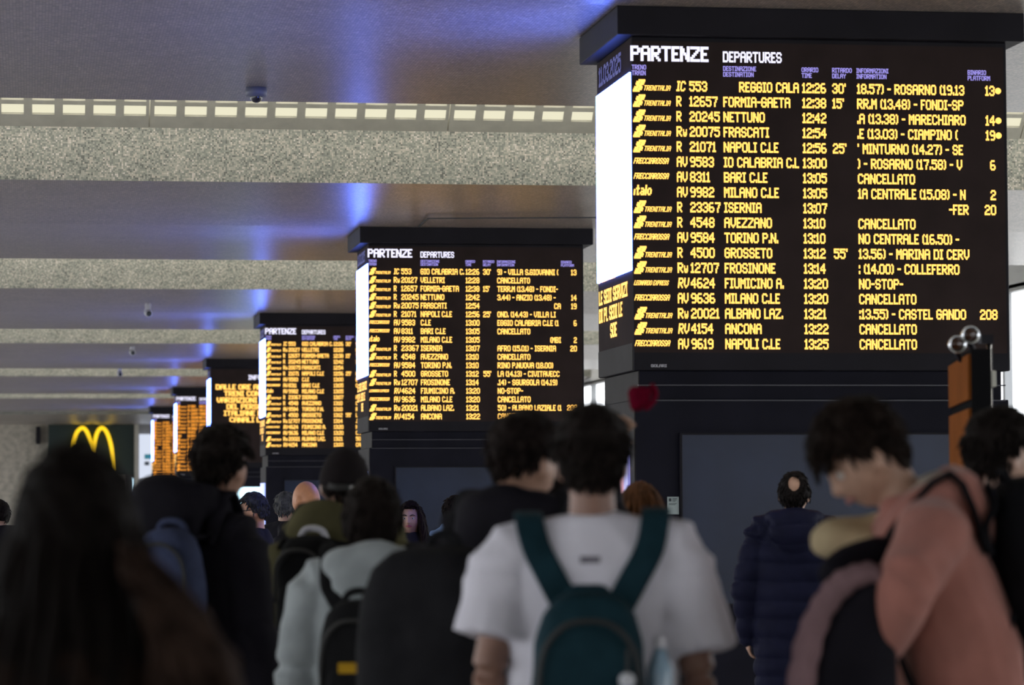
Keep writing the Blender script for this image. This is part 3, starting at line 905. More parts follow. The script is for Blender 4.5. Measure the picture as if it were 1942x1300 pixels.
        for q in (-1, 1):
            R_ = hr @ Matrix.Rotation(q * -.35, 3, 'Z') @ Matrix.Rotation(.15, 3, 'X')
            ellipsoid(bm, T(q * .077, -.008, -.006), (.011 * kk, .021 * kk, .033 * kk), R_, 14, 10)
        o = remeshed(bm, 'person', s.skin, voxel, None, 1)
        o.location = (s.x, s.y, 0); o.rotation_euler = (0, 0, s.rz)
        tag(o, s.label, 'person', 'people waiting in the hall')
        s.root = o
        return o

    def face_detail(s, lip=(.3, .12, .1), brow=(.02, .015, .012), eye=True):
        hr, k = s.headrot, s.k
        T = lambda x, y, z: s.hc + hr @ Vector((x, y, z)) * k
        for q in (-1, 1):
            if eye:
                bm = bmesh.new(); ellipsoid(bm, T(q * .031, .0765, .006), (.0135 * k, .0105 * k, .0105 * k), hr, 14, 10)
                e = finish(bm, 'eye', mat('eye_white', (.6, .57, .54), .25) if 'eye_white' not in bpy.data.materials else bpy.data.materials['eye_white'], s.root, True)
                bm = bmesh.new(); ellipsoid(bm, T(q * .031, .0835, .006), (.006 * k, .005 * k, .006 * k), hr, 12, 8)
                finish(bm, 'iris', mat('dark_iris', (.02, .012, .008), .15) if 'dark_iris' not in bpy.data.materials else bpy.data.materials['dark_iris'], e, True)
            bm = bmesh.new(); tube(bm, smooth_path([T(q * .014, .0965, .026), T(q * .033, .093, .033), T(q * .052, .080, .025)], 3), [.0035, .0045, .005, .005, .0045, .003, .002], 8, flat=.8)
            finish(bm, 'eyebrow', mat('brow_hair', brow, .8) if 'brow_hair' not in bpy.data.materials else bpy.data.materials['brow_hair'], s.root, True)
        for z, r in ((-.0495, .0052), (-.0585, .006)):
            bm = bmesh.new(); tube(bm, smooth_path([T(-.024, .0825, -.054), T(0, .0955, z), T(.024, .0825, -.054)], 4), [.002] + [r * .8] * 3 + [r] + [r * .8] * 3 + [.002], 8)
            finish(bm, 'lip', mat('lip_%d' % int(lip[0] * 100), lip, .4), s.root, True)

    # --- hair
    def hair(s, col, style='short', top=.030, side=.010, nape=-.45, front=.52, messy=.35, seed=1, bald=0.0, locks=420, length=.5, tips=None):
        rnd = random.Random(seed); hr, k = s.headrot, s.k
        m = fab('hair_%d_%d_%d' % tuple(int(c * 1000) for c in col), col, .55, var=.45, scale=22, bump=.5, bscale=250)
        def hairline(x, y):           # lowest z with hair for the compass direction of this point
            f = y / (math.hypot(x, y) + 1e-6)          # 1 in front, -1 behind
            if f > .55: return front
            if f > .05: return front + (-.02 - front) * (.55 - f) / .5
            if f > -.35: return -.02 + (nape * .55 + .02) * (.05 - f) / .4
            return nape * .55 + (nape - nape * .55) * (-.35 - f) / .65
        def thick(d):
            hl = hairline(d.x, d.y)
            e = max(0.0, min(1.0, (d.z - hl) / .18))
            if bald:
                bd = (d - Vector((0, -.80, .62)).normalized()).length
                if bd < bald: e = min(e, max(0, (bd - bald * .8) / (bald * .2)))
            th = side + (top - side) * max(0, min(1, (d.z - .1) / .5))
            return e, th
        bm = bmesh.new()
        def f(d):
            p = head_r(d); e, th = thick(d)
            nz = noise.noise(Vector((d.x * 5, d.y * 5, d.z * 5 + seed * 7))) * .35 + 1
            L_ = p.length
            return s.hc + hr @ (p * ((L_ + (th * nz) * e - .012 * (1 - e)) / L_)) * k
        grid_sphere(bm, f, 56, 36)
        n = 0
        while n < locks:
            d = Vector((rnd.gauss(0, 1), rnd.gauss(0, 1), rnd.gauss(0, 1))).normalized()
            e, th = thick(d)
            if e < .35: continue
            n += 1
            p = head_r(d); p = p * ((p.length + th * .65) / p.length)
            flow = Vector((rnd.uniform(-messy, messy), (-.2 if d.z < .4 else .25) + rnd.uniform(-messy, messy), -.75 if d.z < .55 else -.1))
            flow = (flow - d * flow.dot(d)).normalized()
            L_ = (.028 + th * .7) * rnd.uniform(.6, 1.25)
            lift = th * rnd.uniform(.1, .4) * (.6 + messy)
            q1 = p + flow * L_ * .5 + d * lift * .7; q2 = p + flow * L_ + d * lift * .35
            pts = [s.hc + hr @ v * k for v in (p - d * .006, q1, q2)]
            tube(bm, pts, [.0075 * k, .006 * k, .0015 * k], 5, roundend=False)
        h = finish(bm, 'hair', m, s.root, True)
        if style == 'long':
            bm = bmesh.new()
            ns = 260
            for i in range(ns):
                a = PI * 1.5 + rnd.uniform(-1, 1) * PI * .66          # round the back and sides
                dx, dy = math.cos(a), math.sin(a)
                z0 = rnd.uniform(.1, .95); rr = math.sqrt(1 - z0 * z0)
                d = Vector((dx * rr, dy * rr, z0)); p0 = head_r(d); p0 *= (p0.length + top * .8) / p0.length
                Ls = length * rnd.uniform(.75, 1.05) * k
                pts = [s.hc + hr @ p0 * k]; ph = rnd.uniform(0, 6); amp = rnd.uniform(.003, .011)
                steps = 9
                for j in range(1, steps + 1):
                    t = j / steps; z = p0.z - Ls / k * t * (1 - .1 * t)
                    zh = z
                    if zh > -.02: bx_, by_ = .088 + top * .6, .105 + top * .6
                    else:
                        q = min(1, (-.02 - zh) / .22)
                        bx_, by_ = .088 + top * .6 + .028 * q, .115 + top * .5 + .035 * q
                    sp = 1 + .10 * math.sin(i * 2.4)
                    tgt = Vector((dx * bx_ * sp + amp * math.sin(ph + t * 9), dy * by_ * sp + amp * math.cos(ph + t * 8), z))
                    bl = min(1, t * 3.2)
                    pnt = Vector((p0.x, p0.y, z)).lerp(tgt, bl)
                    pts.append(s.hc + (hr if t < .15 else Matrix.Identity(3)) @ pnt * k)
                w_ = rnd.uniform(.007, .014) * k
                tube(bm, smooth_path(pts, 2), [w_ * .6] + [w_] * (2 * steps - 5) + [w_ * .85, w_ * .7, w_ * .5, w_ * .35, w_ * .15], 6, roundend=False)
            m2 = m
            if tips:
                m2, t, b = newmat('hair_with_lighter_ends')
                tc = t.nodes.new('ShaderNodeTexCoord'); sp_ = t.nodes.new('ShaderNodeSeparateXYZ'); n1 = t.nodes.new('ShaderNodeTexNoise'); ad = t.nodes.new('ShaderNodeMath'); rp = t.nodes.new('ShaderNodeValToRGB')
                n1.inputs['Scale'].default_value = 14
                t.links.new(tc.outputs['Generated'], sp_.inputs[0]); t.links.new(tc.outputs['Object'], n1.inputs['Vector'])
                ad.operation = 'MULTIPLY_ADD'; ad.inputs[1].default_value = .5
                t.links.new(n1.outputs['Fac'], ad.inputs[0]); t.links.new(sp_.outputs['Z'], ad.inputs[2]); t.links.new(ad.outputs[0], rp.inputs['Fac'])
                rp.color_ramp.elements[0].position = .30; rp.color_ramp.elements[0].color = (*tips, 1)
                rp.color_ramp.elements[1].position = .75; rp.color_ramp.elements[1].color = (*col, 1)
                t.links.new(rp.outputs['Color'], b.inputs['Base Color']); b.inputs['Roughness'].default_value = .55; b.inputs['Specular IOR Level'].default_value = .03
            finish(bm, 'hair_length', m2, h, True)
        return h

    # --- clothes
    def top(s, name, m, kind='jacket', sleeve=(.083, .066, .050), hood=0.0, voxel=.011, puff=0.0, collar=.0, hem=.80, wide=1.0, sleeve_cut=1.0, flare=0.0, fold=.007, hoodpos=(0, -.115, 1.46), trap=.07, hoodw=1.0):
        k = s.k; bm = bmesh.new(); w_ = wide
        if kind == 'tee':
            rings = [(hem, .205 * w_, .145, 0), (hem + .03, .207 * w_, .147, 0), (.98, .195 * w_, .14, 0), (1.15, .19 * w_, .138, 0), (1.3, .20 * w_, .14, 0), (1.40, .195 * w_, .12, 0), (1.445, .15, .10, -.005), (1.49, .084, .08, -.008), (1.512, .068, .068, -.008)]
        else:
            rings = [(hem, .195 * w_, .15, 0), (hem + .04, .205 * w_, .155, 0), (1.0, .205 * w_, .15, 0), (1.15, .205 * w_, .15, 0), (1.3, .21 * w_, .152, 0), (1.40, .195 * w_, .128, 0), (1.455, .14, .105, -.005), (1.505, .09, .088, -.008), (1.53 + collar, .078, .08, -.006)]
        s.torso(bm, rings)
        cuts = sleeve_cut if isinstance(sleeve_cut, dict) else dict(l=sleeve_cut, r=sleeve_cut)
        for sd in 'lr': s.arm(bm, sd, sleeve, cuts[sd], ext=.015, flare=flare)
        for q in (-1, 1):
            tube(bm, [s.warp(Vector((q * .03, -.012, 1.47 if kind == 'tee' else 1.49)) * k), s.warp(Vector((q * .11, -.008, 1.445)) * k), s.warp(Vector((q * .18, -.005, 1.41)) * k)], [.055 * k, trap * k, .07 * k], 12)
        if hood:
            pts = [s.warp(Vector((p[0] * hoodw, p[1], p[2] + hoodpos[2] - 1.46)) * k) for p in ((-.075, .085, 1.44), (-.115, .0, 1.50), (-.085, -.085, 1.51), (0, -.115, 1.505), (.085, -.085, 1.51), (.115, .0, 1.50), (.075, .085, 1.44))]
            tube(bm, smooth_path(pts, 3), [(.028 + .020 * math.sin(PI * i / 18)) * hood * k for i in range(19)], 12)
            c = s.warp(Vector(hoodpos) * k)
            ellipsoid(bm, c, (.125 * k * (.7 + .3 * hood), .055 * k * hood, .10 * k * hood), Matrix.Rotation(-.2 - s.lean, 3, 'X'))
        sd0 = len(s.label)
        def disp(co, nr):
            z = co.z / k
            a = noise.noise(Vector((co.x * 4 + sd0, co.y * 4, co.z * 7))) * fold * 1.3
            a += noise.noise(Vector(((co.x + co.z * .6) * 13, co.y * 13, co.z * 5 + sd0))) * fold * .6
            if puff:
                ph = (z + .012 * noise.noise(co * 5)) / .105
                a += puff * (abs(math.sin(PI * ph)) ** .55 - .6)
            return a
        return remeshed(bm, name, m, voxel, s.root, 3, disp)

    def trousers(s, m):
        k = s.k; bm = bmesh.new()
        s_l, s.lean = s.lean, 0
        s.torso(bm, [(.82, .17, .12, 0), (.9, .185, .135, -.005), (1.0, .17, .12, 0), (1.05, .155, .11, 0)])
        s.lean = s_l
        for q in (-1, 1):
            tube(bm, [(q * .085 * k, 0, .9 * k), (q * .092 * k, .005, .7 * k), (q * .094 * k, .01, .48 * k), (q * .094 * k, -.01, .28 * k), (q * .094 * k, -.005, .1 * k)], [.10 * k, .092 * k, .075 * k, .068 * k, .062 * k], 14)
        o = remeshed(bm, 'trousers', m, .014, s.root, 3, lambda co, n: noise.noise(Vector((co.x * 8, co.y * 8, co.z * 14))) * .006)
        for q in (-1, 1):
            bm = bmesh.new()
            loft(bm, [((q * .093 * k, -.085 * k, .05 * k), (.03 * k, 0, 0), (0, 0, .035 * k)), ((q * .093 * k, -.05 * k, .06 * k), (.042 * k, 0, 0), (0, 0, .055 * k)), ((q * .095 * k, .03 * k, .055 * k), (.045 * k, 0, 0), (0, 0, .05 * k)),
                      ((q * .098 * k, .12 * k, .04 * k), (.05 * k, 0, 0), (0, 0, .036 * k)), ((q * .10 * k, .19 * k, .032 * k), (.03 * k, 0, 0), (0, 0, .022 * k))], 16)
            finish(bm, 'shoe', M['rubber'], s.root, True)
        return o

    def bvh(s, *objs):
        bm = bmesh.new()
        for o in objs: bm.from_mesh(o.data)
        b = BVHTree.FromBMesh(bm); bm.free(); return b


def drape(bv, spec, lift=.012):
    """strap path: each entry is a point and the direction a ray is shot back onto the clothes"""
    out = []
    for p, d in spec:
        p, d = Vector(p), Vector(d).normalized()
        hit = bv.ray_cast(p, d, 1.5)
        out.append(hit[0] + hit[1] * lift if hit[0] else p)
    return out


def ribbon(bm, pts, width, thick, lat, sub=4):
    pts = smooth_path(pts, sub); lat = Vector(lat).normalized(); rings = []
    for i, p in enumerate(pts):
        t = (pts[min(i + 1, len(pts) - 1)] - pts[max(i - 1, 0)]).normalized()
        l = (lat - t * lat.dot(t)).normalized(); n = t.cross(l)
        rings.append((p, l * width / 2, n * thick / 2, .5))
    loft(bm, rings, 12)


def backpack(fig, clothes, label, col, c, size, straps=True, strap_w=.055, strap_x=(.06, .13), mats=None, tilt=.08, pocket=True, handle=None, rz=0.0, front=False, name='backpack', lid=None, strap_end=1.02, strapmat=None, hup=.10):
    """c: middle of the pack in the wearer's frame; size: half width, half depth, half height"""
    k = fig.k; m = mats or fab('pack_' + label[:18].replace(' ', '_'), col, .75, var=.2, scale=12, bump=.35, bscale=120)
    strapm = strapmat or m
    base = Vector((c[0], c[1], c[2] - size[2]))
    Mw = Matrix.Rotation(fig.rz, 3, 'Z')
    t = thing(name, label, 'backpack', Vector((fig.x, fig.y, 0)) + Mw @ base, fig.rz)
    R = Matrix.Rotation(tilt, 3, 'X') @ Matrix.Rotation(rz, 3, 'Z')
    w_, d_, h_ = size
    bm = bmesh.new(); rings = []
    for q, sx, sy in ((-1.0, .55, .5), (-.96, .82, .8), (-.85, .96, .96), (-.4, 1.0, 1.05), (.1, .99, 1.0), (.55, .93, .88), (.82, .78, .72), (.95, .55, .5), (1.0, .28, .25)):
        rings.append((Vector((0, 0, h_)) + R @ Vector((0, 0, q * h_)), R @ Vector((w_ * sx, 0, 0)), R @ Vector((0, d_ * sy, 0)), .62))
    loft(bm, rings, 28)
    b = remeshed(bm, 'main_bag', m, .011, t, 2, lambda co, n: noise.noise(co * 9) * .006)
    sgn = 1 if front else -1
    if pocket:
        bm = bmesh.new(); rings = []
        for q, sx in ((-.92, .5), (-.85, .8), (-.5, .9), (-.1, .86), (.12, .7), (.2, .4)):
            rings.append((Vector((0, 0, h_)) + R @ Vector((0, sgn * d_ * .82, q * h_)), R @ Vector((w_ * sx * .9, 0, 0)), R @ Vector((0, d_ * .42 * min(1, sx * 1.2), 0)), .6))
        loft(bm, rings, 24); finish(bm, 'front_pocket', m, t, True)
        bm = bmesh.new()
        tube(bm, smooth_path([Vector((0, 0, h_)) + R @ Vector((w_ * x, sgn * (d_ * 1.0 + .004) * (1 - .25 * x * x), h_ * z)) for x, z in ((-.86, -.1), (-.8, .45), (-.45, .72), (0, .78), (.45, .72), (.8, .45), (.86, -.1))], 4), .006, 6)
        finish(bm, 'zip', M['rubber'], t, True)
    bm = bmesh.new()
    tube(bm, smooth_path([Vector((0, 0, h_)) + R @ Vector((x, sgn * -.3 * d_, h_ * z)) for x, z in ((-.05, .93), (-.035, 1.0 + hup * .6), (0, 1.0 + hup), (.035, 1.0 + hup * .6), (.05, .93))], 4), .011, 8, flat=1.0)
    finish(bm, 'top_handle', handle or m, t, True)
    if straps:
        bv = fig.bvh(*clothes)
        for q in (-1, 1):
            xi, xo = strap_x
            ztop = c[2] + h_ * .86
            spec = [((q * xi, -1, ztop), (0, 1, 0)), ((q * (xi * .6 + xo * .4), -1, (ztop + 1.43 * k) / 2), (0, 1, 0)), ((q * (xi * .2 + xo * .8), -1, 1.43 * k), (0, 1, 0)),
                    ((q * xo, -.03, 2), (0, 0, -1)), ((q * xo, .05, 2), (0, 0, -1)), ((q * (xo + .005), 1, 1.36 * k), (0, -1, 0)), ((q * (xo + .015), 1, 1.2 * k), (0, -1, 0)), ((q * (xo + .03), 1, strap_end * k), (0, -1, 0))]
            if fig.lean: spec = [(fig.warp(Vector(p)) if abs(p[1]) < .5 and p[2] < 1.9 else Vector(p), d) for p, d in spec]
            pts = [p - base for p in drape(bv, spec)]
            bm = bmesh.new(); ribbon(bm, pts, strap_w, .016, (1, 0, 0), 4)
            finish(bm, 'shoulder_strap', strapm, t, True)
            # lower webbing from the strap back under the arm to the pack
            e = pts[-1]
            bm = bmesh.new(); tube(bm, smooth_path([e, e + Vector((q * .06, -.12, -.03)), Vector((q * w_ * .9, d_ * .8, h_ * .35))], 4), .009, 8)
            finish(bm, 'webbing', strapm, t, True)
    return t


def at(px, py, Y):
    p = P(px, py, Y); return p.x, p.y, p.z
HAIRTOP = .018
def stand(px, py, Y, extra=HAIRTOP):
    """ground position and body height of someone whose hair tops out at this pixel"""
    p = P(px, py, Y); return p.x, p.y, p.z - extra

BLACK = (.010, .009, .012)
DARKHAIR = (.012, .009, .008)

J_BLACK = fab('black_quilted_fabric', (.012, .011, .015), .7)
J_DARK = fab('charcoal_fabric', (.022, .021, .024), .85)
T_DARK = fab('dark_trouser_cloth', (.018, .018, .024), .9)
T_BLUE = fab('blue_denim', (.03, .045, .09), .9)

# woman with long dark hair, nearest the camera
x, y, h = stand(143, 850, 5.0, .02)
f = Figure('woman seen from behind with very long dark hair, at the left front', x, y, 0.0, h, arms=dict(el=(-.24, -.05, 1.12), er=(.25, -.05, 1.12)), girth=.95)
f.body(); f.hair((.006, .0045, .004), 'long', top=.032, side=.034, nape=-.6, messy=.12, seed=3, length=.66, tips=(.06, .032, .02), locks=200)
f.top('coat', fab('dark_brown_coat', (.027, .018, .0155), .9, var=.4), wide=1.02, sleeve=(.088, .075, .055), hem=.72); f.trousers(T_DARK)

rnd = random.Random(77)
bm = bmesh.new(); o0 = f.root.location
for i in range(90):
    a, b_ = rnd.random(), rnd.random()
    q = [(225 + 30 * a, 1030 + 60 * b_), (262 + 85 * a, 1130 + 25 * b_), (285 + 125 * a, 1215 + 30 * b_), (280 + 165 * a, 1290 + 40 * b_), (300 + 150 * a, 1350 + 60 * b_)]
    dp = .04 + .05 * b_
    pts = smooth_path([P(px_ + rnd.uniform(-7, 7), py_, 5.0) - o0 + Vector((0, -.105 - dp * (1 - .12 * j) + .02 * math.sin(j * 2 + i), 0)) for j, (px_, py_) in enumerate(q)], 3)
    tube(bm, pts, [.004 + .005 * math.sin(PI * min(1, (j + 1) / len(pts)) * .9) for j in range(len(pts))], 6, roundend=False)
finish(bm, 'hair_ends', fab('brown_hair_ends', (.024, .0145, .011), .6, var=.5, scale=20), f.root, True)

# man in the black coat with the hood down, blue pack
x, y, h = stand(414, 806, 10.5, .05)
f = Figure('man in black hooded puffer coat with a faded blue backpack, head turned right', x - .095, y, -.55, h, (.36, .2, .14), head=(-.15, 0, 0), neck=(.08, .048, .02))
f.body(); f.hair(DARKHAIR, top=.032, side=.008, messy=.35, seed=5)
a = f.top('puffer_coat', J_BLACK, wide=.98, sleeve=(.088, .076, .058), hood=1.45, hoodw=.82, trap=.055, collar=.03, puff=.006, hem=.7, hoodpos=(-.03, -.13, 1.50)); f.trousers(T_DARK)
backpack(f, [a], 'faded blue denim backpack on the man in the black puffer coat', (.045, .055, .105), (.075, -.265, 1.29), (.11, .085, .20), strap_x=(.07, .14), strapmat=J_BLACK)

# man in olive hoodie and dark cap
x, y, h = stand(649, 848, 11.0, .018)
f = Figure('man in olive hooded jacket and dark cap wearing a small black backpack', x, y, -.62, h, (.34, .19, .13), head=(.55, 0, 0))
f.body(); f.hair((.014, .011, .010), top=.008, side=.008, locks=150, seed=8)
def cap(f, m):
    hr, k = f.headrot, f.k
    bm = bmesh.new()
    def g(d):
        p = head_r(d); e = 1 if d.z > -.06 else 0
        q = p * ((p.length + (.017 if e else -.012)) / p.length)
        if d.z > -.06: q.z = max(q.z, .005)
        return f.hc + hr @ q * k
    grid_sphere(bm, g, 40, 28)
    c = finish(bm, 'cap', m, f.root, True)
    T = lambda x, y, z: f.hc + hr @ Vector((x, y, z)) * k
    bm = bmesh.new(); ribbon(bm, [T(-.05, .09, .03), T(0, .11, .03), T(.05, .09, .03)], .10 * k, .006, hr @ Vector((0, 1, -.15)), 4); finish(bm, 'peak', m, c, True)
    bm = bmesh.new(); ribbon(bm, [T(-.06, -.088, .0), T(-.03, -.112, -.006), T(.03, -.112, -.006), T(.06, -.088, .0)], .02 * k, .006, (0, 0, 1), 4); finish(bm, 'strap', M['rubber'], c, True)
    bm = bmesh.new(); tube(bm, [T(.018, -.116, -.006), T(.034, -.112, -.006)], .006, 8); finish(bm, 'buckle', M['chrome'], c, True)
cap(f, fab('dark_cap_cloth', (.016, .013, .014), .8))
a = f.top('hooded_jacket', fab('olive_cloth', (.085, .078, .040), .9), wide=1.04, hood=1.4, hoodpos=(-.02, -.12, 1.45), sleeve=(.095, .075, .05)); f.trousers(fab('beige_trouser_cloth', (.30, .27, .21), .9))
backpack(f, [a], 'small black backpack with a white top handle on the olive jacket', (.012, .012, .013), (.03, -.26, 1.26), (.12, .085, .20), handle=M['logo'], strap_x=(.06, .13))

# person in the light grey hoodie
x, y, h = stand(706, 905, 9.6, .025)
f = Figure('person with a black bob haircut in pale grey hoodie', x, y, -.25, h, (.36, .22, .16), arms=dict(el=(-.245, -.05, 1.14), wl=(-.23, .12, .93)), girth=.97, head=(-.1, .1, 0))
f.body(); f.hair(DARKHAIR, top=.026, side=.026, nape=-.95, front=.4, messy=.2, seed=11)
a = f.top('hoodie', fab('pale_grey_fleece', (.30, .33, .34), .95, sheen=.2), wide=1.06, hood=1.35, sleeve=(.09, .078, .062), hoodpos=(0.02, -.125, 1.44)); f.trousers(T_BLUE)
t = backpack(f, [a], 'black backpack worn low over the pale grey hoodie', (.013, .013, .014), (.0, -.27, 1.05), (.12, .10, .23), strap_x=(.06, .125), strap_w=.05)
bm = bmesh.new(); box(bm, -.04, .05, -.16, -.145, .25, .28); finish(bm, 'yellow_tag', fab('yellow_webbing', (.45, .26, .02), .8), t)

# black-coated man, face turned right, big black pack
x, y, h = stand(986, 781, 8.5, .028)
f = Figure('dark-haired man in black hooded coat looking right, left of the white t-shirt', x, y, -.62, h, (.40, .23, .16), head=(-.30, 0, 0))
f.body(); f.hair((.014, .010, .009), top=.030, side=.003, nape=-.25, messy=.3, seed=13)
a = f.top('coat', J_BLACK, wide=1.10, hood=1.25, collar=.02, sleeve=(.095, .078, .058), hem=.72); f.trousers(T_DARK)
f.face_detail(eye=True)
backpack(f, [a], 'large bulging plain black backpack on the coat of the right-looking man', (.014, .014, .016), (-.07, -.33, 1.15), (.22, .155, .30), strap_x=(.07, .14), pocket=False)

# man in the white t-shirt with the teal pack
x, y, h = stand(1122, 766, 7.6, .03)
f = Figure('man in oversized white t-shirt with teal backpack, seen from behind', x, y, -.17, h, (.27, .15, .11), arms=dict(sl=(-.195, 0, 1.41), sr=(.195, 0, 1.41), el=(-.25, -.05, 1.125), wl=(-.205, .2, 1.03), er=(.252, -.05, 1.115), wr=(.22, .17, .99)))
f.body(); f.hair((.013, .010, .009), top=.032, side=.006, nape=-.62, messy=.25, seed=17)
a = f.top('t_shirt', fab('white_cotton', (.71, .70, .78), .95, var=.04, scale=4), 'tee', sleeve=(.098, .095, .05), sleeve_cut=dict(l=.68, r=.78), flare=.014, wide=1.10, hem=.86, fold=.010, trap=.066); f.trousers(T_DARK)
k = f.k
bv = f.bvh(a); pp = drape(bv, [((-.008, -1, 1.405 * k), (0, 1, 0))], .004)[0]
bm = bmesh.new(); box(bm, pp.x - .022, pp.x + .026, pp.y - .001, pp.y + .004, pp.z - .008, pp.z + .008); finish(bm, 'neck_print', fab('grey_print', (.16, .15, .18), .9), a)
TEAL = fab('teal_nylon', (.012, .035, .047), .6, var=.2, scale=14, bump=.3)
t = backpack(f, [a], 'teal backpack on the man in the white t-shirt', None, (-.012, -.265, 1.085), (.138, .11, .265), mats=TEAL, hup=.02, strap_x=(.062, .155), strap_w=.07, tilt=.05)
Mz = Matrix.Rotation(f.rz, 3, 'Z')
c = Vector((x, y, 0)) + Mz @ Vector((.155, -.27, 1.12))
b = thing('water_bottle', 'clear plastic bottle with white cap in the teal backpack side pocket', 'bottle', c)
bm = bmesh.new(); loft(bm, [((0, 0, -.1), (.026, 0, 0), (0, .026, 0)), ((0, 0, -.09), (.031, 0, 0), (0, .031, 0)), ((0, 0, .05), (.031, 0, 0), (0, .031, 0)), ((0, 0, .085), (.018, 0, 0), (0, .018, 0)), ((0, 0, .10), (.013, 0, 0), (0, .013, 0))], 18)
finish(bm, 'plastic_body', mat('clear_blue_plastic', (.25, .38, .5), .1, spec=.8), b, True)
bm = bmesh.new(); loft(bm, [((0, 0, .098), (.016, 0, 0), (0, .016, 0)), ((0, 0, .125), (.016, 0, 0), (0, .016, 0))], 16); finish(bm, 'cap', M['logo'], b)
bm = bmesh.new(); loft(bm, [((.14, -.0, .02), (.045, 0, 0), (0, .045, 0)), ((.152, -.0, .06), (.05, 0, 0), (0, .05, 0)), ((.152, -.0, .18), (.044, 0, 0), (0, .044, 0))], 16, cap=False)
finish(bm, 'side_pocket', TEAL, t, True)
c = Vector((x, y, 0)) + Mz @ Vector((.075, -.40, 1.13))
b = thing('bag_charm', 'pale lilac and white charm hanging on the teal backpack', 'charm', c)
bm = bmesh.new(); ellipsoid(bm, (0, 0, -.02), (.024, .018, .03)); finish(bm, 'body', fab('lilac_plush', (.30, .30, .5), .95), b, True)
bm = bmesh.new(); ellipsoid(bm, (0, 0, .02), (.019, .016, .018)); finish(bm, 'head', fab('white_plush', (.6, .62, .66), .95), b, True)
bm = bmesh.new(); tube(bm, [(0, 0, .035), (.005, .01, .09)], .004, 6); finish(bm, 'cord', M['rubber'], b, True)

# red-brown haired woman behind the t-shirt man's shoulder
x, y, h = stand(1214, 912, 13.0, .022)
f = Figure('woman with reddish brown hair behind the right shoulder of the white t-shirt', x, y, -.2, h, girth=.92)
f.body(); f.hair((.075, .032, .014), 'long', top=.022, side=.02, nape=-.7, messy=.1, seed=19, length=.36, locks=60)
f.top('jacket', J_DARK); f.trousers(T_DARK)

# balding man in the navy puffer jacket
x, y, h = stand(1506, 896, 16.9, .012)
f = Figure('balding man in navy puffer jacket facing the blank display of the nearest column', x, y, -.26, h, (.42, .25, .18), arms=dict(el=(-.27, -.02, 1.13), wl=(-.265, .03, .87), er=(.27, -.02, 1.13), wr=(.265, .03, .87)))
f.body(); f.hair((.012, .010, .010), top=.016, side=.014, nape=-.5, bald=.5, seed=23, messy=.3, locks=300)
f.top('puffer_jacket', fab('navy_nylon', (.010, .011, .028), .5, bump=.2), wide=1.12, sleeve=(.098, .082, .062), hood=1.3, puff=.017, collar=.02, hem=.56, hoodpos=(0, -.125, 1.45)); f.trousers(T_BLUE)

# man in the pink hoodie, bending his head down
PX, PY, H = 2.25, 7.5, 1.835
f = Figure('man in dusty pink hoodie looking down, facing left', PX, PY, 1.45, H, (.46, .28, .20), lean=.24, head=(0.02, -.62, 0.0), neck=(0, .055, -.01),
           arms=dict(el=(-.25, -.04, 1.165), wl=(-.23, .12, .97)))
f.j.update(el=Vector((-.36, .19, 1.36)), wl=Vector((-.22, .27, 1.19)), er=Vector((.12, .315, 1.465)), wr=Vector((.07, .12, 1.44)))
f.body(curl=.7); f.hair((.016, .011, .009), top=.034, side=.008, nape=-.5, front=.36, messy=.3, seed=29, locks=460); f.face_detail(lip=(.32, .13, .11))
PINK = fab('dusty_pink_fleece', (.36, .155, .125), .95, sheen=.2, var=.12)
a = f.top('hoodie', PINK, wide=1.06, hood=1.15, sleeve=(.088, .068, .054), hem=.98, sleeve_cut=dict(l=1.0, r=.2), fold=.012, hoodpos=(0, -.12, 1.45))
bm = bmesh.new(); f.arm(bm, 'r', (.060, .047, .038), 1.0); remeshed(bm, 'cream_sleeve', fab('cream_knit', (.52, .42, .26), .95), .011, f.root, 3, lambda co, n: noise.noise(co * 12) * .006)
bm = bmesh.new(); f.torso(bm, [(.84, .205, .155, -.02), (.9, .21, .16, -.02), (1.0, .205, .155, -.02), (1.06, .19, .14, -.01)]); remeshed(bm, 'undershirt', fab('white_undershirt', (.55, .54, .60), .95), .012, f.root, 2, lambda co, n: noise.noise(co * 12) * .008)
pts = [f.warp(Vector(p) * f.k) for p in ((-.07, .05, 1.475), (-.085, -.02, 1.52), (0, -.09, 1.535), (.085, -.02, 1.52), (.07, .05, 1.475))]
bm = bmesh.new(); tube(bm, smooth_path(pts, 4), .022, 10); finish(bm, 'collar_lining', fab('cream_lining', (.5, .45, .38), .95), a, True)
f.trousers(T_BLUE)
backpack(f, [a], 'black backpack on the man in the pink hoodie', (.010, .010, .012), tuple(f.warp(Vector((0, -.25, 1.30)) * f.k)), (.15, .10, .205), tilt=-.2, strap_x=(.07, .13), strap_w=.05)
# the dark coat with a mauve edge hanging over his forearm
Mz = Matrix.Rotation(0, 3, 'Z')
cb = P(1605, 1300, 7.22)
t = thing('folded_coat', 'black folded coat with a mauve edge hung over the pink-hooded man\'s arm', 'coat', (cb.x, 7.22, cb.z - .12))
def coat_half(xa, xb, m, name, dy, ztop):
    bm = bmesh.new(); n = 9
    rings = []
    for i in range(n):
        q = i / (n - 1); z = q * ztop
        w_ = (xb - xa) / 2 * (1 - .50 * max(0, q - .55) ** 1.3 / .45 ** 1.3)
        cx = (xa + xb) / 2 + .045 * q * q * (1 if xa < -.05 else .35)
        rings.append((Vector((cx, dy, z)), Vector((w_ * (1 if q < .97 else .7), 0, 0)), Vector((0, .075 * (1 if q < .97 else .5), 0)), .75))
    loft(bm, rings, 24)
    remeshed(bm, name, m, .010, t, 4, lambda co, nn: (noise.noise(Vector((co.x * 16, co.y * 10, co.z * 3))) * .009))
def cpt(px, py, d=0.0): return P(px, py, 7.22 + d) - t.location
bm = bmesh.new()
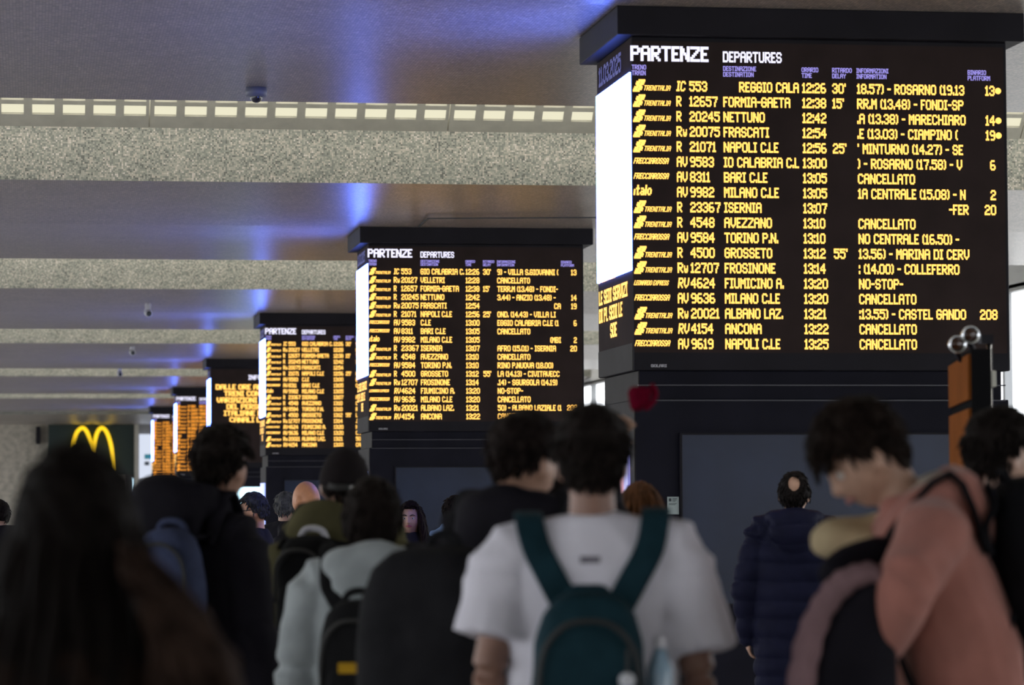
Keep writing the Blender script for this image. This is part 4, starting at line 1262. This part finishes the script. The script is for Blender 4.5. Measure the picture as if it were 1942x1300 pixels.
arch = [(1512, 1345), (1520, 1290), (1536, 1210), (1566, 1140), (1606, 1102), (1645, 1090), (1672, 1096)]
tube(bm, smooth_path([cpt(*q) for q in arch], 4), .030, 14, flat=1.7, upv=(0, 1, 0))
remeshed(bm, 'mauve_edge', fab('mauve_grey_lining', (.20, .125, .135), .9), .010, t, 2, lambda co, nn: math.sin(co.x * 150 + co.z * 60) * .002 + noise.noise(Vector((co.x * 16, co.y * 10, co.z * 5))) * .006)
bm = bmesh.new(); rings = []
for py, xa, xb in ((1345, 1520, 1698), (1290, 1528, 1698), (1210, 1548, 1695), (1150, 1575, 1692), (1120, 1600, 1685), (1104, 1628, 1672)):
    l, r = cpt(xa, py, .02), cpt(xb, py, .02)
    rings.append(((l + r) / 2, (r - l) / 2, Vector((0, .07, 0)), .8))
loft(bm, rings, 24)
remeshed(bm, 'dark_body', J_BLACK, .010, t, 3, lambda co, nn: noise.noise(Vector((co.x * 16, co.y * 10, co.z * 3))) * .010)
bm = bmesh.new(); tube(bm, smooth_path([cpt(1580, 1088, .12), cpt(1610, 1062, .14), cpt(1665, 1045, .16)], 3), .036, 12); finish(bm, 'rolled_top', J_BLACK, t, True)

# man at the right edge of the view
x, y, h = stand(1886, 776, 9.3, .03)
f = Figure('man at the right edge facing right, dark hair, dark scarf at his chin', x, y, -1.25, h, (.46, .29, .22), head=(-.1, 0, 0))
f.body(); f.hair((.014, .011, .010), top=.036, side=.012, nape=-.5, front=.42, messy=.4, seed=31); f.face_detail()
f.top('jacket', J_BLACK, wide=1.02, hood=.9, hoodpos=(0, -.11, 1.44)); f.trousers(T_DARK)

# grey-haired man with glasses
x, y, h = stand(487, 934, 21.0, .02)
f = Figure('grey-haired man with black glasses and black shirt in left profile', x, y, 1.3, h, (.50, .25, .16), head=(.1, -.05, 0))
f.body(); f.hair((.045, .045, .048), top=.022, side=.012, nape=-.4, messy=.6, seed=37); f.face_detail()
f.top('shirt', J_DARK, 'tee', wide=1.05, sleeve=(.08, .07, .05), hem=.82); f.trousers(T_DARK)
hr, k = f.headrot, f.k
T = lambda x_, y_, z_: f.hc + hr @ Vector((x_, y_, z_)) * k
g = None
bm = bmesh.new()
for q in (-1, 1):
    tube(bm, [T(q * .033 + .023 * math.cos(2 * PI * i / 16), .102 - .10 * abs(q * .033 + .023 * math.cos(2 * PI * i / 16)) ** 1.2, .006 + .018 * math.sin(2 * PI * i / 16)) for i in range(17)], .0028, 6, roundend=False)
    tube(bm, [T(q * .056, .094, .012), T(q * .079, .06, .012), T(q * .084, -.005, .014), T(q * .082, -.022, -.006)], .0032, 6)
tube(bm, [T(-.010, .101, .012), T(.010, .101, .012)], .003, 6)
finish(bm, 'glasses', M['rubber'], f.root, True)

# bald man behind the olive hood
x, y, h = stand(585, 913, 19.0, .002)
f = Figure('bald man mostly hidden behind the olive hood', x, y, .7, h, (.55, .25, .13)); f.body()
f.top('jacket', J_BLACK); f.trousers(T_DARK)
x, y, h = stand(540, 936, 25.0, .015)
f = Figure('far person with short grey hair right of the man with glasses', x, y, -.3, h); f.body(); f.hair((.09, .09, .09), seed=41, locks=160)
f.top('jacket', J_DARK); f.trousers(T_DARK)

# woman looking back towards the camera
x, y, h = stand(779, 951, 22.0, .02)
f = Figure('long-haired woman facing the camera beside the blue-collared man', x, y, 2.86, h, (.46, .27, .21), girth=.9)
f.body(); f.hair((.016, .010, .009), 'long', top=.026, side=.020, nape=-.7, front=.60, seed=43, length=.42, locks=200); f.face_detail(lip=(.34, .08, .09))
f.top('jacket', J_DARK); f.trousers(T_DARK)
x, y, h = stand(846, 945, 23.5, .02)
f = Figure('short-haired man in pale blue shirt turned away to the right', x, y, -.95, h + .02, (.50, .29, .18), lean=.12, head=(0, -.1, 0))
f.body(); f.hair((.016, .011, .010), top=.028, side=.009, nape=-.3, seed=47)
f.top('shirt', fab('pale_blue_cotton', (.22, .32, .52), .9), wide=1.05, sleeve=(.08, .065, .05), collar=.01); f.trousers(T_BLUE)

# far left
x, y, h = stand(1, 950, 26.0, .02)
f = Figure('far dark figure at the left edge below the stone wall', x, y, .4, h); f.body(); f.hair(DARKHAIR, seed=53, locks=120)
f.top('jacket', J_BLACK, hood=1.0); f.trousers(T_DARK)
x, y, h = stand(268, 946, 40.0, .02)
f = Figure('far fair-haired person with a dark red scarf below the white poster', x, y, -.5, h, (.5, .33, .25)); f.body(); f.hair((.30, .24, .16), 'long', seed=59, length=.3, locks=120)
f.top('jacket', fab('tan_cloth', (.34, .26, .17), .9)); f.trousers(T_DARK)
pts = [Vector(p) * f.k for p in ((-.08, .07, 1.45), (-.1, -.03, 1.50), (0, -.1, 1.5), (.1, -.03, 1.5), (.08, .07, 1.45), (.05, .12, 1.3))]
bm = bmesh.new(); tube(bm, smooth_path(pts, 4), .045, 10); finish(bm, 'scarf', fab('dark_red_knit', (.12, .01, .015), .95), f.root, True)

# someone hidden behind the t-shirt man holds up a dark red cloth
p = P(1092, 800, 9.6)
f = Figure('person hidden behind the white t-shirt holding a dark red cloth overhead', p.x, p.y, 0, 1.68, arms=dict(er=(.135, .22, 1.60), wr=(.105, .10, 1.80)))
f.body(hands=dict(r=dict(curl=.9, palm=(0, -1, 0), fdir=(.55, -.1, .8)))); f.hair(DARKHAIR, seed=61)
f.top('jacket', J_BLACK); f.trousers(T_DARK)
c = P(1216, 757, 9.63)
t = thing('red_cloth', 'small dark red cloth held up against the nearest column', 'cloth', (c.x, c.y, c.z - .038))
px = lambda q: q * .0016
RED = fab('crimson_velvet', (.11, .002, .014), .9)
bm = bmesh.new()
loft(bm, [((px(-9), 0, px(-24) + .038), (px(6), 0, 0), (0, .012, 0)), ((px(-6), 0, px(-18) + .038), (px(14), 0, 0), (0, .026, 0)), ((px(-3), 0, px(-4) + .038), (px(21), 0, 0), (0, .034, 0)), ((px(-1), 0, px(10) + .038), (px(24), 0, 0), (0, .036, 0)), ((px(0), 0, px(20) + .038), (px(24), 0, 0), (0, .034, 0)), ((px(0), 0, px(24) + .038), (px(19), 0, 0), (0, .024, 0))], 22)
remeshed(bm, 'bunched_cloth', RED, .004, t, 2, lambda co, n: noise.noise(co * 45) * .004)
bm = bmesh.new(); tube(bm, smooth_path([(px(20), -.02, px(25) + .038), (px(26), -.02, px(12) + .038), (px(22), -.022, px(-4) + .038), (px(8), -.024, px(-18) + .038)], 4), .0085, 10); finish(bm, 'rolled_edge', RED, t, True)
